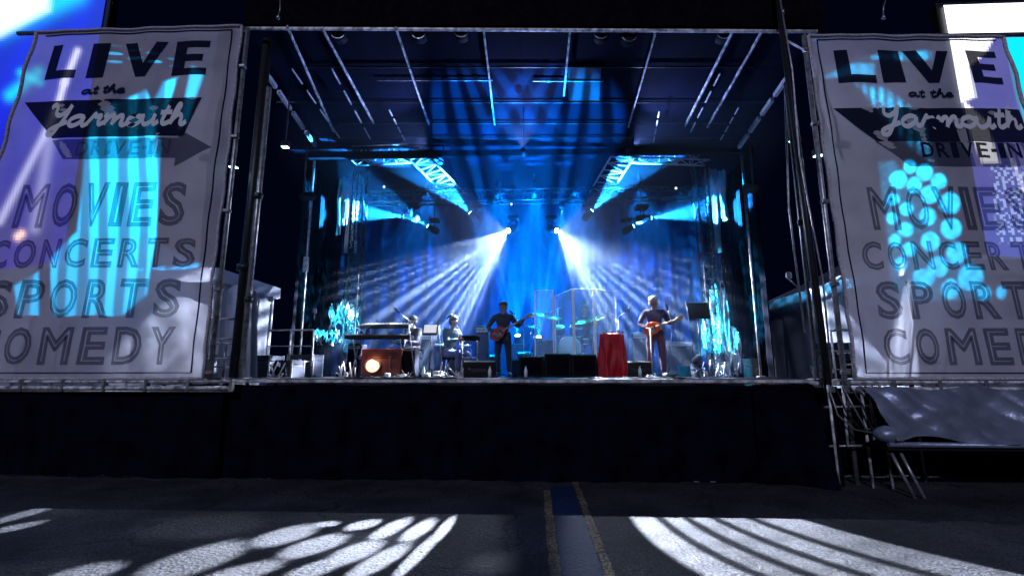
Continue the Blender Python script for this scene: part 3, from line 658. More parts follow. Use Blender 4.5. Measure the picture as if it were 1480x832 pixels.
def along(x, y, q, loc, t=1.5):
    """angle, seen from the road, of each ray of a lamp"""
    D = [q[i][0]*x+q[i][1]*y-q[i][2] for i in range(3)]; L = np.sqrt(D[0]**2+D[1]**2+D[2]**2)
    def pr(p): c = [sum(CM[r][i]*p[r] for r in range(3)) for i in range(3)]; return c[0]/-c[2]*F, -c[1]/-c[2]*F
    ax, ay = pr([loc[i]+0*x-C0[i] for i in range(3)]); bx, by = pr([loc[i]+D[i]/L*t-C0[i] for i in range(3)])
    return np.degrees(np.arctan2(by-ay, bx-ax))
def sidecut(x, y, q, loc, X):
    D = [q[i][0]*x+q[i][1]*y-q[i][2] for i in range(3)]; t = (X-loc[0])/np.where(np.abs(D[0]) < 1e-4, 1e-4, D[0]); Y = loc[1]+D[1]*t; Z = loc[2]+D[2]*t
    return 1-.85*smooth(7.9, 8.3, Y)*smooth(11.4, 11.0, Y)*smooth(1.2, 1.5, Z)*(t > 0)
ELL = [(410, 774, 50, 11, -14), (274, 812, 86, 17, -17), (470, 757, 21, 4, -5), (452, 789, 52, 11, -16), (345, 828, 66, 11, -14), (120, 828, 60, 11, -12), (524, 758, 27, 6, -12), (564, 764, 34, 8, -25), (604, 766, 30, 9, -30),
       (640, 766, 26, 7, -48), (602, 803, 50, 8, -44), (511, 799, 46, 12, -20), (545, 812, 54, 11, -28), (20, 748, 62, 3, -15), (45, 738, 58, 2.5, -15), (20, 762, 46, 4, -12), (455, 822, 50, 10, -18)]
def streaks_dots(x, y, q, loc):
    th = along(x, y, q, loc); o = .02+.09*smooth(103, 112, th)*smooth(170, 158, th)
    for c, w_, a in ((111, .9, .5), (115.5, 1.2, 1.3), (119.5, 1.3, 1.9), (124, 1.1, 1.2), (129.5, 1.0, .8), (135, 1.1, 1.0), (140.5, 1.0, .9), (146.5, 1.3, 1.8), (151.5, 1.0, 1.5), (155.5, 1.0, 2.0), (159.5, .7, 1.4), (163, .7, 1.3), (166, .5, .9)): o += .72*a*np.exp(-((th-c)/(w_*1.25))**2)*(1+.25*np.sin(c*7.3))
    px, py = to_photo_plane(x, y, q, loc, 'z', 0.); g_ = np.full(x.shape, .02)+.05*smooth(.1, .8, np.sin(px*.013+1)*np.sin(py*.07+px*.006))
    for cx, cy_, rx, ry, an in ELL:
        c, s_ = math.cos(R(an)), math.sin(R(an)); u = ((px-cx)*c+(py-cy_)*s_)/rx; v = (-(px-cx)*s_+(py-cy_)*c)/ry; g_ = np.maximum(g_, 1.35*smooth(1.25, .68, np.hypot(u, v)+.06*np.sin(px*.21)*np.sin(py*.7)))
    return np.where((py > 700) & (px > -2000), g_, o)*sidecut(x, y, q, loc, -5.6)
def streaks_lines(x, y, q, loc):
    th = along(x, y, q, loc); o = .02+.09*smooth(72, 64, th)*smooth(1, 12, th)
    for c, w_, a in ((67, .9, .6), (62, 1.2, 1.4), (57.5, 1.3, 1.8), (52, 1.0, .8), (46, 1.0, .8), (40.5, 1.0, .9), (35, 1.1, 1.2), (30, 1.3, 2.0), (25.5, 1.4, 2.2), (21, 1.0, 1.6), (17, .8, 1.4), (13, .8, 1.3), (9, .6, 1.0), (5.5, .5, .8)): o += .72*a*np.exp(-((th-c)/(w_*1.25))**2)*(1+.25*np.sin(c*7.3))
    px, py = to_photo_plane(x, y, q, loc, 'z', 0.); t = np.clip(py-742, -10, 200); x0 = (px+10.4*t-.008*t*t)/(1+.012*t); g_ = smooth(905, 915, x0)*smooth(1138, 1128, x0)
    for dk, w_ in ((948, 7), (984, 8), (1022, 8), (1070, 9)): g_ = g_*(1-.93*np.exp(-((x0-dk)/w_)**4))
    g_ = np.maximum(g_, smooth(1.2, .8, np.hypot((px-1470-3*(py-733))/40, (py-733)/3.5)))
    return np.where((py > 700) & (px > -2000), .025+1.3*g_*(.8+.2*np.sin(px*.031+py*.1)*np.sin(py*.13)), o)*sidecut(x, y, q, loc, 5.6)
WP = {}
rt, p, d = mover(735, 333, 12.2, P(735, 333, 12.2)+Vector((-1.15, -1.25, -.85)), 'white_glow', 'brilliant white spotlight left of centre with its fan of rays falling left', 6.35)
spot(p+d*.06, p+d, 32000, 82, (.74, .82, 1), .12, streaks_dots, parent=rt, radius=.004)
rt, p, d = mover(804, 333, 12.2, P(804, 333, 12.2)+Vector((1.15, -1.25, -.85)), 'white_glow', 'brilliant white spotlight right of centre with its fan of rays falling right', 6.35)
spot(p+d*.06, p+d, 32000, 82, (.74, .82, 1), .12, streaks_lines, parent=rt, radius=.004)
CY = (.02, .38, 1.0)
def soft_lines(k): return lambda x, y, q, loc: .55+.45*np.sin(x*k+3*np.sin(y*9))
def dapple(x, y, q, loc): return .25+1.2*smooth(.0, .5, np.sin(x*38+3*np.sin(y*17))*np.sin(y*31+2*np.sin(x*19)))
for px, py, tgt, dg, pw, lab, sc in (
        (585, 313, P(507, 306, 12.3), 26, 85000, 'turquoise spotlight pointing left at the left scrim, beside its black fixture', 1.1),
        (619, 327, P(560, 292, 12.0), 34, 34000, 'turquoise spotlight on the left pointing up and left, lowest of the left three', .9),
        (680, 308, P(622, 250, 12.0), 38, 38000, 'turquoise spotlight pointing up at the left ladder truss', .9),
        (940, 315, P(1025, 304, 12.3), 26, 85000, 'turquoise spotlight pointing right at the right scrim, beside its black fixture', 1.1),
        (915, 327, P(975, 292, 12.0), 34, 34000, 'turquoise spotlight on the right pointing up and right, lowest of the right three', .9),
        (855, 305, P(905, 250, 12.0), 38, 38000, 'turquoise spotlight pointing up at the right ladder truss', .9)):
    rt, p, d = mover(px, py, 12.25, tgt, 'cyan_glow', lab, 6.35, sc)
    spot(p+d*.06, p+d, pw, dg, CY, .25, soft_lines(45) if pw < 30000 else None, parent=rt)
# small unlit-looking par cans with a pin of light
for px, py, lab in ((555, 270, 'small dim lamp hanging above the left turquoise beams'), (739, 295, 'small dim lamp hanging above the two white spotlights'), (977, 272, 'small dim lamp hanging above the right turquoise beams')):
    p = P(px, py, 12.2); root = empty('par_can', p, lab, 'stage light')
    MB().lathe((0, 0, 0), (0, 1, .3), [(.05, 0), (.06, .02), (.05, .16), (0, .17)], 12).build('can', 'black_paint', root)
    MB().lathe((0, .0, 0), (0, -1, -.3), [(0, .012), (.03, .006), (.036, 0)], 10).build('lens', mat('dim_lens', (.6, .7, 1), .3, emit=(.6, .75, 1), es=1.6) if 'dim' not in M else M['dim'], root)
    MB().cyl((0, .03, .04), (0, .1, 6.4-p.z), .012).build('hanging_pipe', 'black_metal', root)
# floor lights
BL = (.0, .24, 1.0)
for px, py, tgt, lab in ((748, 485, (-.9, 10.7, 8.0), 'blue floor light glowing behind the bass player'), (779, 487, (.5, 10.6, 8.0), 'blue floor light glowing behind the clear drum screen')):
    rt, p, d = mover(px, py, 13.2, tgt, 'blue_glow', lab, None, 1.2, True)
    MB().box((0, .1, (1.5-p.z)/2-.12), (.35, .35, p.z-1.5-.2), bev=.01).build('riser_case', 'case', rt)
    spot(p+d*.06, p+d, 22000, 38, BL, .3, lambda x, y, q, loc: .12+1.2*smooth(.1, .9, np.sin(np.arctan2(x, y+.5)*26)*.5+.5), parent=rt)
# blue washes: along the top of the backdrop
for k, (x, tx, pw, lab) in enumerate(((-3.0, -3.3, 4500, 'blue wash light high over the keyboards'), (-.95, -1.0, 7500, 'blue wash light high over the bass player'), (.05, .1, 15000, 'blue wash light high over the drums'), (1.2, 1.2, 7500, 'blue wash light high between drums and guitarist'), (3.0, 3.3, 4500, 'blue wash light high over the guitarist'))):
    p = Vector((x, 12.9, 6.75)); root = empty('wash_light', p, lab, 'stage light', 'blue wash lights along the top of the backdrop'); d = (Vector((tx, 13.15, 1.5))-p).normalized()
    MB().lathe((0, 0, 0), -d, [(.0, .0), (.1, .0), (.11, .03), (.11, .2), (.06, .26), (0, .27)], 14).build('head', 'black_paint', root)
    MB().tube([(-.13, 0, .02), (-.13, 0, .2), (0, 0, .25), (.13, 0, .2), (.13, 0, .02)], .015).build('yoke', 'black_paint', root)
    MB().cyl((0, 0, .24), (0, 0, .44), .02).build('hanging_pipe', 'black_metal', root)
    spot(p+d*.03, p+d, pw, 76 if k != 2 else 50, (.0, .30, 1.0), .7, soft_lines(34), parent=root)
for px, py, Y, tgt, pw, lab in ((505, 515, 11.2, P(488, 455, 12.0), 1200, 'turquoise fill lamp added behind the keyboards to light the low foil strips'), (1010, 515, 11.0, P(1045, 465, 12.0), 2600, 'turquoise fill lamp added on the right to light the tall foil fringe')):
    rt, p, d = mover(px, py, Y, tgt, 'cyan_glow', lab, None, .7, True); MB().box((0, .1, (1.5-p.z)/2-.1), (.25, .25, p.z-1.5-.12), bev=.01).build('riser_case', 'case', rt)
    spot(p+d*.06, p+d, pw, 62, (.02, .62, 1.0), .5, dapple, parent=rt)  # uplights added behind the gear so that the foil shows turquoise
for lx, tgt, lab in ((-2.3, (-3.9, 8.4, 7.7), 'dim fill lamp added under the roof to brighten the left rafters'), (2.2, (3.6, 8.4, 7.5), 'dim fill lamp added under the roof to brighten the right rafters'), (-.2, (-.3, 8.2, 7.7), 'dim fill lamp added under the roof to brighten the middle rafters')):
    p = Vector((lx, 9.95, 6.5)); rt = empty('rafter_fill', p, lab, 'stage light'); d = (Vector(tgt)-p).normalized()
    MB().lathe((0, 0, 0), -d, [(.0, .0), (.05, .0), (.06, .02), (.06, .14), (.03, .18), (0, .18)], 12).build('head', 'black_paint', rt); MB().cyl((0, .08, -.02), (0, .08, zr(lx, 9.95)-6.5+.1), .012).build('hanging_pipe', 'black_metal', rt)
    spot(p+d*.05, p+d, 260, 100, (.30, .42, 1.0), .7, parent=rt)  # fill lamps added to bring the rafters out of the dark
# lights on the wings that throw the turquoise pictures onto the banner cloth
def bannerL(x, y, q, loc):
    px, py = to_photo_plane(x, y, q, loc); st = .25+.75*smooth(-.6, .7, np.sin((px+.03*(py-200)+5*np.sin(py/70))*.232)); k = lambda *a: poly(px, py, *a)
    a = np.maximum.reduce([k([(142, 165), (212, 132), (222, 150), (236, 215), (128, 215)], 4)*.8, k([(238, 120), (258, 114), (240, 170), (222, 205), (215, 180)], 4)*.9, k([(130, 205), (236, 205), (230, 342), (119, 342)], 3), k([(119, 334), (231, 334), (212, 425), (150, 480), (85, 480), (78, 374)], 3)*.9, k([(24, 412), (58, 392), (60, 480), (34, 480)], 3)])
    b_ = np.maximum(k([(283, 82), (304, 82), (272, 180), (262, 184)], 4)*.5, .5*smooth(.2, .7, np.sin(px*.11+2)*np.sin(py*.5))*k([(160, 58), (338, 58), (334, 96), (150, 92)], 4))
    return a*st*1.2+b_*1.0
DISC = [(1293, 260, 13), (1316, 268, 12), (1338, 281, 13), (1287, 288, 9), (1365, 293, 15), (1305, 301, 10), (1287, 315, 9), (1305, 331, 11), (1335, 312, 13), (1367, 329, 15), (1291, 347, 10), (1311, 360, 11), (1338, 347, 14), (1376, 364, 16),
        (1300, 381, 11), (1331, 400, 14), (1349, 382, 15), (1397, 399, 19), (1367, 414, 15), (1416, 421, 11), (1441, 420, 9), (1331, 250, 12), (1350, 262, 11), (1310, 242, 10)]
def bannerR(x, y, q, loc):
    px, py = to_photo_plane(x, y, q, loc); o = np.zeros(px.shape)
    for cx, cy_, r in DISC: o = np.maximum(o, smooth(r+2, r-4, np.hypot(px-cx, (py-cy_)*.95)))
    o = np.maximum(o, .10*poly(px, py, [(1268, 236), (1350, 228), (1372, 270), (1398, 372), (1445, 430), (1300, 434), (1286, 405)], 4))
    o = np.maximum(o, .45*poly(px, py, [(1243, 128), (1275, 130), (1330, 178), (1340, 232), (1300, 200)], 8)*(.6+.4*np.sin(px*.5)))
    o = np.maximum(o, .40*poly(px, py, [(1180, 72), (1345, 76), (1345, 88), (1182, 84)], 4)*(.3+.9*smooth(-.1, .5, np.sin(px*.19))))
    o = np.maximum(o, .25*poly(px, py, [(1180, 92), (1262, 94), (1262, 112), (1186, 110)], 5))
    return o*1.2*(.72+.28*np.sin(px*.35+np.sin(py*.21)*2)*np.sin(py*.3))
for sx, fn, tg, lab in ((-1, bannerL, P(180, 300, 7.5), 'turquoise pattern light on the left wing aimed at the back of the left banner'), (1, bannerR, P(1330, 300, 7.5), 'turquoise pattern light on the right wing aimed at the back of the right banner')):
    p = Vector((-5.35 if sx < 0 else 4.95, 10.3, 5.6)); root = empty('pattern_light', p, lab, 'stage light'); d = (Vector(tg)-p).normalized()
    MB().lathe((0, 0, 0), -d, [(.0, .0), (.08, .0), (.10, .03), (.11, .3), (.06, .36), (0, .37)], 14).build('head', 'black_paint', root)
    MB().cyl((0, .1, .1), (0, .1, 1.3), .02).build('hanging_pipe', 'black_metal', root)
    spot(p+d*.03, p+d, 9000, 100, (.0, .50, .95), .1, fn, parent=root, radius=.005)
def eave(x, y, q, loc):
    D = [q[i][0]*x+q[i][1]*y-q[i][2] for i in range(3)]; t = (6.45-loc[0])/np.where(np.abs(D[0]) < 1e-4, 1e-4, D[0]); Y = loc[1]+D[1]*t; Z = loc[2]+D[2]*t
    return np.where(t > 0, smooth(3.2, 3.28, Z)*smooth(3.95, 3.7, Z)*(.25+.75*smooth(-.4, .4, np.sin(Y*9+Z*7)*np.sin(Z*19-Y*2))), 0)
def tent_patch(x, y, q, loc):
    px, py = to_photo_plane(x, y, q, loc, 'y', 8.45)
    a = poly(px, py, [(200, 470), (240, 432), (300, 400), (300, 548), (158, 548), (160, 505)], 10)+poly(px, py, [(1225, 372), (1312, 384), (1304, 548), (1225, 548)], 8)
    return np.minimum(a, 1)*(.45+.55*smooth(-.5, .6, np.sin(px*.13+2*np.sin(py*.06))*np.sin(py*.09+px*.03)))
# fill lamps added on the wings to brighten the white tents
for x0_, y, z, tg, pw, lab in ((-5.3, 7.75, 5.2, (-6.6, 8.5, 2.2), 3600, 'small fill lamp added on the left inner banner tube to brighten the tent front'), (4.8, 7.75, 5.2, (6.3, 8.5, 2.2), 3600, 'small fill lamp added on the right inner banner tube to brighten the tent front'),
        (5.35, 9.4, 6.3, (6.5, 10.9, 3.75), 2600, 'small fill lamp added above the right side platform to brighten the side of the tent'), (-5.1, 9.0, 6.2, (-6.1, 9.4, 2.6), 50, 'small fill lamp added above the left side platform to brighten the side of the tent')):
    p = Vector((x0_, y, z)); root = empty('tent_fill', p, lab, 'stage light'); d = (Vector(tg)-p).normalized()
    MB().box((0, 0, .05), (.16, .12, .12), bev=.02).build('housing', 'black_paint', root); MB().box((0, 0, -.02), (.12, .09, .01)).build('lens', 'cyan_glow', root)
    if y > 8: MB().cyl((0, 0, .1), (0, 0, zr(x0_, y)-z+.1), .015).build('hanging_pipe', 'black_metal', root)
    spot(p+d*.1, p+d, pw, 90 if y < 8 else 52, (.85, .88, 1) if y < 8 else (.10, .60, 1), .5, tent_patch if y < 8 else (eave if x0_ > 0 else None), parent=root)

# ================================================================= PEOPLE
def skin(name, pts, edges, m, parent, sub=2, root_i=0):
    me = bpy.data.meshes.new(name); me.from_pydata([p[0] for p in pts], edges, []); o = bpy.data.objects.new(name, me); col.objects.link(o)
    o.modifiers.new('s', 'SKIN'); sv = me.skin_vertices[0].data
    for i, p in enumerate(pts):
        r = p[1]; sv[i].radius = (r, r) if not isinstance(r, tuple) else r; sv[i].use_root = i == root_i
    md = o.modifiers.new('u', 'SUBSURF'); md.levels = sub; md.render_levels = sub
    dg = bpy.context.evaluated_depsgraph_get(); m2 = bpy.data.meshes.new_from_object(o.evaluated_get(dg)); bpy.data.objects.remove(o); bpy.data.meshes.remove(me)
    m2.name = name; m2.materials.clear(); m2.materials.append(M[m]); m2.polygons.foreach_set('use_smooth', [True]*len(m2.polygons))
    ob = bpy.data.objects.new(name, m2); col.objects.link(ob); ob.parent = parent; return ob
def person(loc, rz, label, J, shirt, trousers, hair, shoes='shoe', long_sleeve=True, curl=.5, s=1.0, hairlong=False):
    root = empty('person', loc, label, 'person', rz=rz); root.scale = (s, s, s); V = Vector
    pel, che = V(J['pelvis']), V(J['chest']); nk = V(J['neck']); hd = V(J['head']); up = (hd-nk).normalized(); fw = V(J.get('face', (0, -1, 0))).normalized(); rt = fw.cross(V((0, 0, 1))).normalized()
    pts = []; ed = []
    def a(p, r, pr=None): pts.append((V(p), r)); 
    def add(p, r, pr): pts.append((V(p), r)); ed.append((pr, len(pts)-1)); return len(pts)-1
    pts.append((pel, .11)); b1 = add(pel.lerp(che, .5), .105, 0); c = add(che, .115, b1); n = add(nk, .052, c); n2 = add(nk.lerp(hd, .45)+fw*.01, .052, n)
    jaw = add(hd-up*.055+fw*.022, .066, n2); sk = add(hd+up*.02, .088, jaw); add(hd+up*.085, .062, sk)
    nose = add(hd-up*.015+fw*.105, .012, sk)
    for e in (-1, 1): add(hd+rt*e*.088-up*.01, .016, sk)
    hands = {}
    for sd, e in (('L', 1), ('R', -1)):
        sh, el, wr, hn = [V(J[k+sd]) for k in ('sh', 'el', 'wr', 'hn')]
        i = add(sh, .062, c); i = add(sh.lerp(el, .5), .048, i); i = add(el, .040, i); i = add(el.lerp(wr, .35), .038, i); i = add(wr, .026, i)
        d = (hn-wr).normalized(); pn = V(J.get('palm'+sd, (0, 1, 0))); ac = d.cross(pn).normalized(); pn = ac.cross(d).normalized(); i = add(wr+d*.05, .030, i)
        for k, (off, L) in enumerate(((-.030, .065), (-.010, .078), (.010, .083), (.030, .074))):
            j = add(wr+d*.095+ac*off, .0105, i); j = add(wr+d*(.095+L*.45)+ac*off*1.1+pn*L*.25*curl, .0092, j); add(wr+d*(.095+L*(.8-.3*curl))+ac*off*1.1+pn*L*.8*curl, .0078, j)
        j = add(wr+d*.045-ac*.035+pn*.01, .012, i); add(wr+d*.075-ac*.055+pn*.035, .0095, j)
        hp, kn, an, to = [V(J[k+sd]) for k in ('hip', 'kn', 'an', 'toe')]
        i = add(hp, .088, 0); i = add(hp.lerp(kn, .5), .074, i); i = add(kn, .054, i); i = add(kn.lerp(an, .35), .052, i); i = add(an, .034, i); add(to, .028, i)
    skin('body', pts, ed, 'skin', root)
    # clothes follow the same bones, a little fuller
    def chain(lst):
        P_, E_ = [], []
        for ch in lst:
            prev = ch[0] if isinstance(ch[0], int) else None
            for q in (ch[1:] if prev is not None else ch):
                P_.append(q); 
                if prev is not None: E_.append((prev, len(P_)-1))
                prev = len(P_)-1
        return P_, E_
    L = [[(pel+V((0, 0, .02)), .145), (pel.lerp(che, .5), .138), (che, .145), (che.lerp(nk, .75), .075)]]
    for sd in 'LR':
        sh, el, wr = [V(J[k+sd]) for k in ('sh', 'el', 'wr')]; q = [2, (sh, .082), (sh.lerp(el, .5), .066), (el, .056)]
        if long_sleeve: q += [(el.lerp(wr, .5), .048), (el.lerp(wr, .93), .038)]
        L.append(q)
    skin('shirt', *chain(L), shirt, root)
    L = [[(pel-V((0, 0, .02)), .140)]]
    for sd in 'LR':
        hp, kn, an = [V(J[k+sd]) for k in ('hip', 'kn', 'an')]; L.append([0, (hp, .108), (hp.lerp(kn, .5), .092), (kn, .074), (kn.lerp(an, .5), .068), (kn.lerp(an, .97), .062)])
    skin('trousers', *chain(L), trousers, root)
    for sd in 'LR':
        an, to = V(J['an'+sd]), V(J['toe'+sd]); dd = (to-an); dd.z = 0; dd.normalize()
        skin('shoe', [(an-dd*.05+V((0, 0, -.035)), .042), (an+dd*.07+V((0, 0, -.04)), .046), (an+dd*.17+V((0, 0, -.045)), .038)], [(0, 1), (1, 2)], shoes, root)
    hb = MB().ball(hd+up*.042-fw*.022, (.104, .108, .094), 14, 10).ball(hd-fw*.045-up*.02, (.092, .07, .10), 12, 8)
    if hairlong: [hb.ball(hd+rt*e*.078-up*.025-fw*.02, (.028, .045, .085), 10, 8) for e in (-1, 1)]
    hb.build('hair', hair, root)
    for e in (-1, 1): MB().ball(hd+fw*.085+rt*e*.033+up*.01, .011, 6, 4).build('eye', 'eye', root)
    MB().ball(hd+fw*.078-up*.052, (.026, .012, .006), 8, 4).build('mouth', 'maroon', root)
    return root
STAND = dict(pelvis=(0, 0, .95), chest=(0, -.01, 1.30), neck=(0, 0, 1.48), head=(0, -.02, 1.64),
             shL=(.19, 0, 1.40), elL=(.28, .02, 1.14), wrL=(.26, -.15, .95), hnL=(.25, -.25, .95), shR=(-.19, 0, 1.40), elR=(-.30, .03, 1.14), wrR=(-.17, -.19, 1.04), hnR=(-.08, -.22, 1.02),
             hipL=(.10, 0, .90), knL=(.13, -.03, .50), anL=(.15, .02, .09), toeL=(.19, -.15, .05), hipR=(-.10, 0, .90), knR=(-.13, -.03, .50), anR=(-.15, .02, .09), toeR=(-.19, -.15, .05))
def seated(**k):
    J = dict(pelvis=(0, .05, .55), chest=(0, -.04, .90), neck=(0, -.06, 1.08), head=(0, -.10, 1.24), shL=(.19, -.04, 1.0), elL=(.26, -.18, .76), wrL=(.2, -.42, .80), hnL=(.19, -.52, .80),
             shR=(-.19, -.04, 1.0), elR=(-.26, -.18, .76), wrR=(-.2, -.42, .80), hnR=(-.19, -.52, .80), hipL=(.10, 0, .52), knL=(.17, -.42, .50), anL=(.16, -.40, .09), toeL=(.18, -.57, .05),
             hipR=(-.10, 0, .52), knR=(-.17, -.42, .50), anR=(-.16, -.40, .09), toeR=(-.18, -.57, .05)); J.update(k); return J
def deckpt(px, Y): p = P(px, 540, Y); return Vector((p.x, Y, DZ))
# guitarist
GJ = dict(STAND); GJ.update(elL=(.30, -.02, 1.17), wrL=(.36, -.24, 1.16), hnL=(.40, -.33, 1.18), palmL=(-.3, .2, .9), elR=(-.33, .03, 1.14), wrR=(-.19, -.21, 1.03), hnR=(-.10, -.25, 1.02), head=(-.01, -.04, 1.64), palmR=(.2, .9, .1))
gp = deckpt(950, 10.6)
person(gp, R(-8), 'silver-haired guitarist in a dark shirt and maroon trousers playing an orange guitar', GJ, 'navy_shirt', 'maroon', 'hair_grey', 'shoe_white', hairlong=True, s=1.0)
def guitar(loc, rz, tilt, m, label, name='electric_guitar', long=1.0):
    root = empty(name, loc, label, 'guitar', rz=rz); rot = Matrix.Rotation(-tilt, 3, 'Y')
    out = []
    for k in range(28):
        t = 2*math.pi*k/28; x, z = math.cos(t), math.sin(t); r = .165+.035*math.cos(2*t)+.012*math.cos(3*t); wst = 1-.16*math.exp(-((x-.12)/.22)**2); out.append((x*r*1.05, z*.155*wst+.01*x))
    b = MB(); n = len(out); vs = []
    for y, sc in ((-.022, .93), (-.016, 1), (.016, 1), (.022, .93)): vs += [rot @ Vector((x*sc, y, z*sc)) for x, z in out]
    b.add(vs, [tuple(range(n))[::-1] if False else tuple(range(n)), tuple(3*n+k for k in range(n))[::-1]]+[(j*n+k, j*n+(k+1) % n, (j+1)*n+(k+1) % n, (j+1)*n+k) for j in range(3) for k in range(n)]); b.build('guitar_body', m, root)
    MB().box(rot @ Vector((.36*long, -.03, 0)), (.50*long, .022, .045), rot=rot, bev=.006).build('neck', 'maple', root)
    MB().box(rot @ Vector((.68*long, -.03, .008)), (.16, .018, .075), rot=rot, bev=.01).build('headstock', 'maple', root)
    MB().prism([(-.02, -.09), (.06, -.10), (.09, -.03), (.05, .02), (-.03, .0)], -.027, -.0225, rot.to_4x4()).build('pickguard', 'key_white', root)
    for x in (.02, .09): MB().box(rot @ Vector((x, -.028, .0)), (.022, .012, .075), rot=rot).build('pickup', 'black_paint', root)
    MB().box(rot @ Vector((-.07, -.028, .0)), (.03, .014, .08), rot=rot, bev=.004).build('bridge', 'chrome', root)
    b = MB(); [b.cyl(rot @ Vector((-.07, -.043, z)), rot @ Vector((.66*long, -.043, z*.7)), .0012, n=3) for z in np.linspace(-.017, .017, 6)]; b.build('strings', 'chrome', root)
    b = MB(); [b.cyl(rot @ Vector((.62*long+.04*k, -.03, .045)), rot @ Vector((.62*long+.04*k, -.03, .065)), .006, n=5) for k in range(3)]; b.build('tuning_pegs', 'chrome', root)
    return root
guitar(gp+Vector((-.12, -.20, 1.03)), R(-42), R(14), 'orange', 'orange electric guitar held by the silver-haired guitarist')
# bass player
BJ = dict(STAND); BJ.update(elL=(.34, -.03, 1.16), wrL=(.42, -.28, 1.22), hnL=(.46, -.36, 1.27), palmL=(-.5, .3, .6), elR=(-.36, -.02, 1.14), wrR=(-.20, -.22, .98), hnR=(-.10, -.27, .93), palmR=(.2, .9, .1))
bp_ = deckpt(727, 11.2)
person(bp_, R(4), 'dark-haired bass player dressed in black standing left of the drums', BJ, 'black_shirt', 'black_trousers', 'hair_dark')
guitar(bp_+Vector((-.12, -.18, .98)), R(-6), R(28), 'bass', 'dark red bass guitar held by the player in black', 'bass_guitar', 1.25)
# drummer, steel player, keyboard player
dp = deckpt(846, 12.3)+Vector((0, 0, .38)); person(dp, 0, 'drummer in a dark shirt seated behind the clear screens', seated(wrL=(.30, -.42, .96), hnL=(.28, -.50, .98), wrR=(-.28, -.44, .92), hnR=(-.26, -.52, .93)), 'black_shirt', 'black_trousers', 'hair_dark', s=1.05)
sp_ = deckpt(650, 10.7); person(sp_, R(55), 'player in a pale teal shirt and blue jeans seated at the small keyboard', seated(), 'teal_shirt', 'jeans', 'hair_dark', 'shoe_white')
kp = deckpt(598, 11.2); person(kp, R(-35), 'keyboard player half hidden behind the stacked keyboards and music sheet', seated(pelvis=(0, .05, .62), chest=(0, -.04, .97), neck=(0, -.06, 1.15), head=(0, -.10, 1.31), shL=(.19, -.04, 1.07), shR=(-.19, -.04, 1.07)), 'black_shirt', 'black_trousers', 'hair_dark')

# ================================================================= INSTRUMENTS AND GEAR
def stool(loc, h, label):
    root = empty('stool', loc, label, 'stool'); MB().lathe((0, 0, 0), (0, 0, 1), [(0, h-.08), (.16, h-.08), (.18, h-.05), (.17, h), (0, h)], 16).build('seat', 'black_cloth', root)
    for k in range(3): t = k*2.09+.4; MB().cyl((0, 0, h*.5), (.24*math.cos(t), .24*math.sin(t), 0), .012).build('leg', 'chrome', root)
    MB().cyl((0, 0, h*.35), (0, 0, h-.08), .02).build('post', 'chrome', root)
stool(dp+Vector((0, .05, 0)), .48, 'round drum stool under the drummer'); stool(sp_+Vector((-.05, .03, 0)), .46, 'round stool under the player in the teal shirt'); stool(kp+Vector((.0, .05, 0)), .53, 'round stool under the keyboard player')
def keyboard(c, wd, dp_, label, rz=0, stand=None, tilt=0):
    root = empty('keyboard', c, label, 'keyboard', rz=rz); rot = Matrix.Rotation(tilt, 3, 'X')
    MB().box((0, 0, 0), (wd, dp_, .09), rot=rot, bev=.015).build('case', 'black_paint', root)
    b = MB(); n = int(wd/.024)-6; [b.box(rot @ Vector((-wd/2+.08+.024*k, .06, .048)), (.021, .15, .012), rot=rot) for k in range(n)]; b.build('keys', 'key_white', root, kind='stuff')
    b = MB(); [b.box(rot @ Vector((-wd/2+.09+.024*k, .09, .06)), (.012, .09, .012), rot=rot) for k in range(n) if k % 7 not in (2, 6)]; b.build('black_keys', 'black_paint', root, kind='stuff')
    MB().box(rot @ Vector((0, -.12, .05)), (wd*.7, .08, .012), rot=rot).build('control_strip', 'grille', root)
    if stand:
        for sx in (-1, 1):
            for a, b_ in (((sx*wd*.36, -.2, -stand), (sx*wd*.36, .2, -.06)), ((sx*wd*.36, .2, -stand), (sx*wd*.36, -.2, -.06))): MB().cyl(a, b_, .014).build('leg', 'steel', root)
        MB().cyl((-wd*.36, 0, -stand/2), (wd*.36, 0, -stand/2), .014).build('crossbar', 'steel', root)
    return root
kc = P(549, 487, 10.5); keyboard(kc, 1.45, .38, 'long black keyboard, lower of the stacked pair', stand=kc.z-DZ-.0)
keyboard(P(556, 470, 10.6)+Vector((0, .15, 0)), 1.15, .32, 'black keyboard with bright trim, upper of the stacked pair', tilt=R(12))
ks = empty('keyboard_riser', P(556, 479, 10.6)+Vector((0, .2, -.0)), 'short black risers holding the upper keyboard', 'stand')
for x in (-.45, .45): MB().box((x, 0, .0), (.04, .22, .16), bev=.005).build('bracket', 'black_metal', ks)
kc = P(679, 489, 10.4); keyboard(kc, .46, .22, 'small pinkish keyboard on thin stand beside the black speaker', rz=R(6), stand=kc.z-DZ)
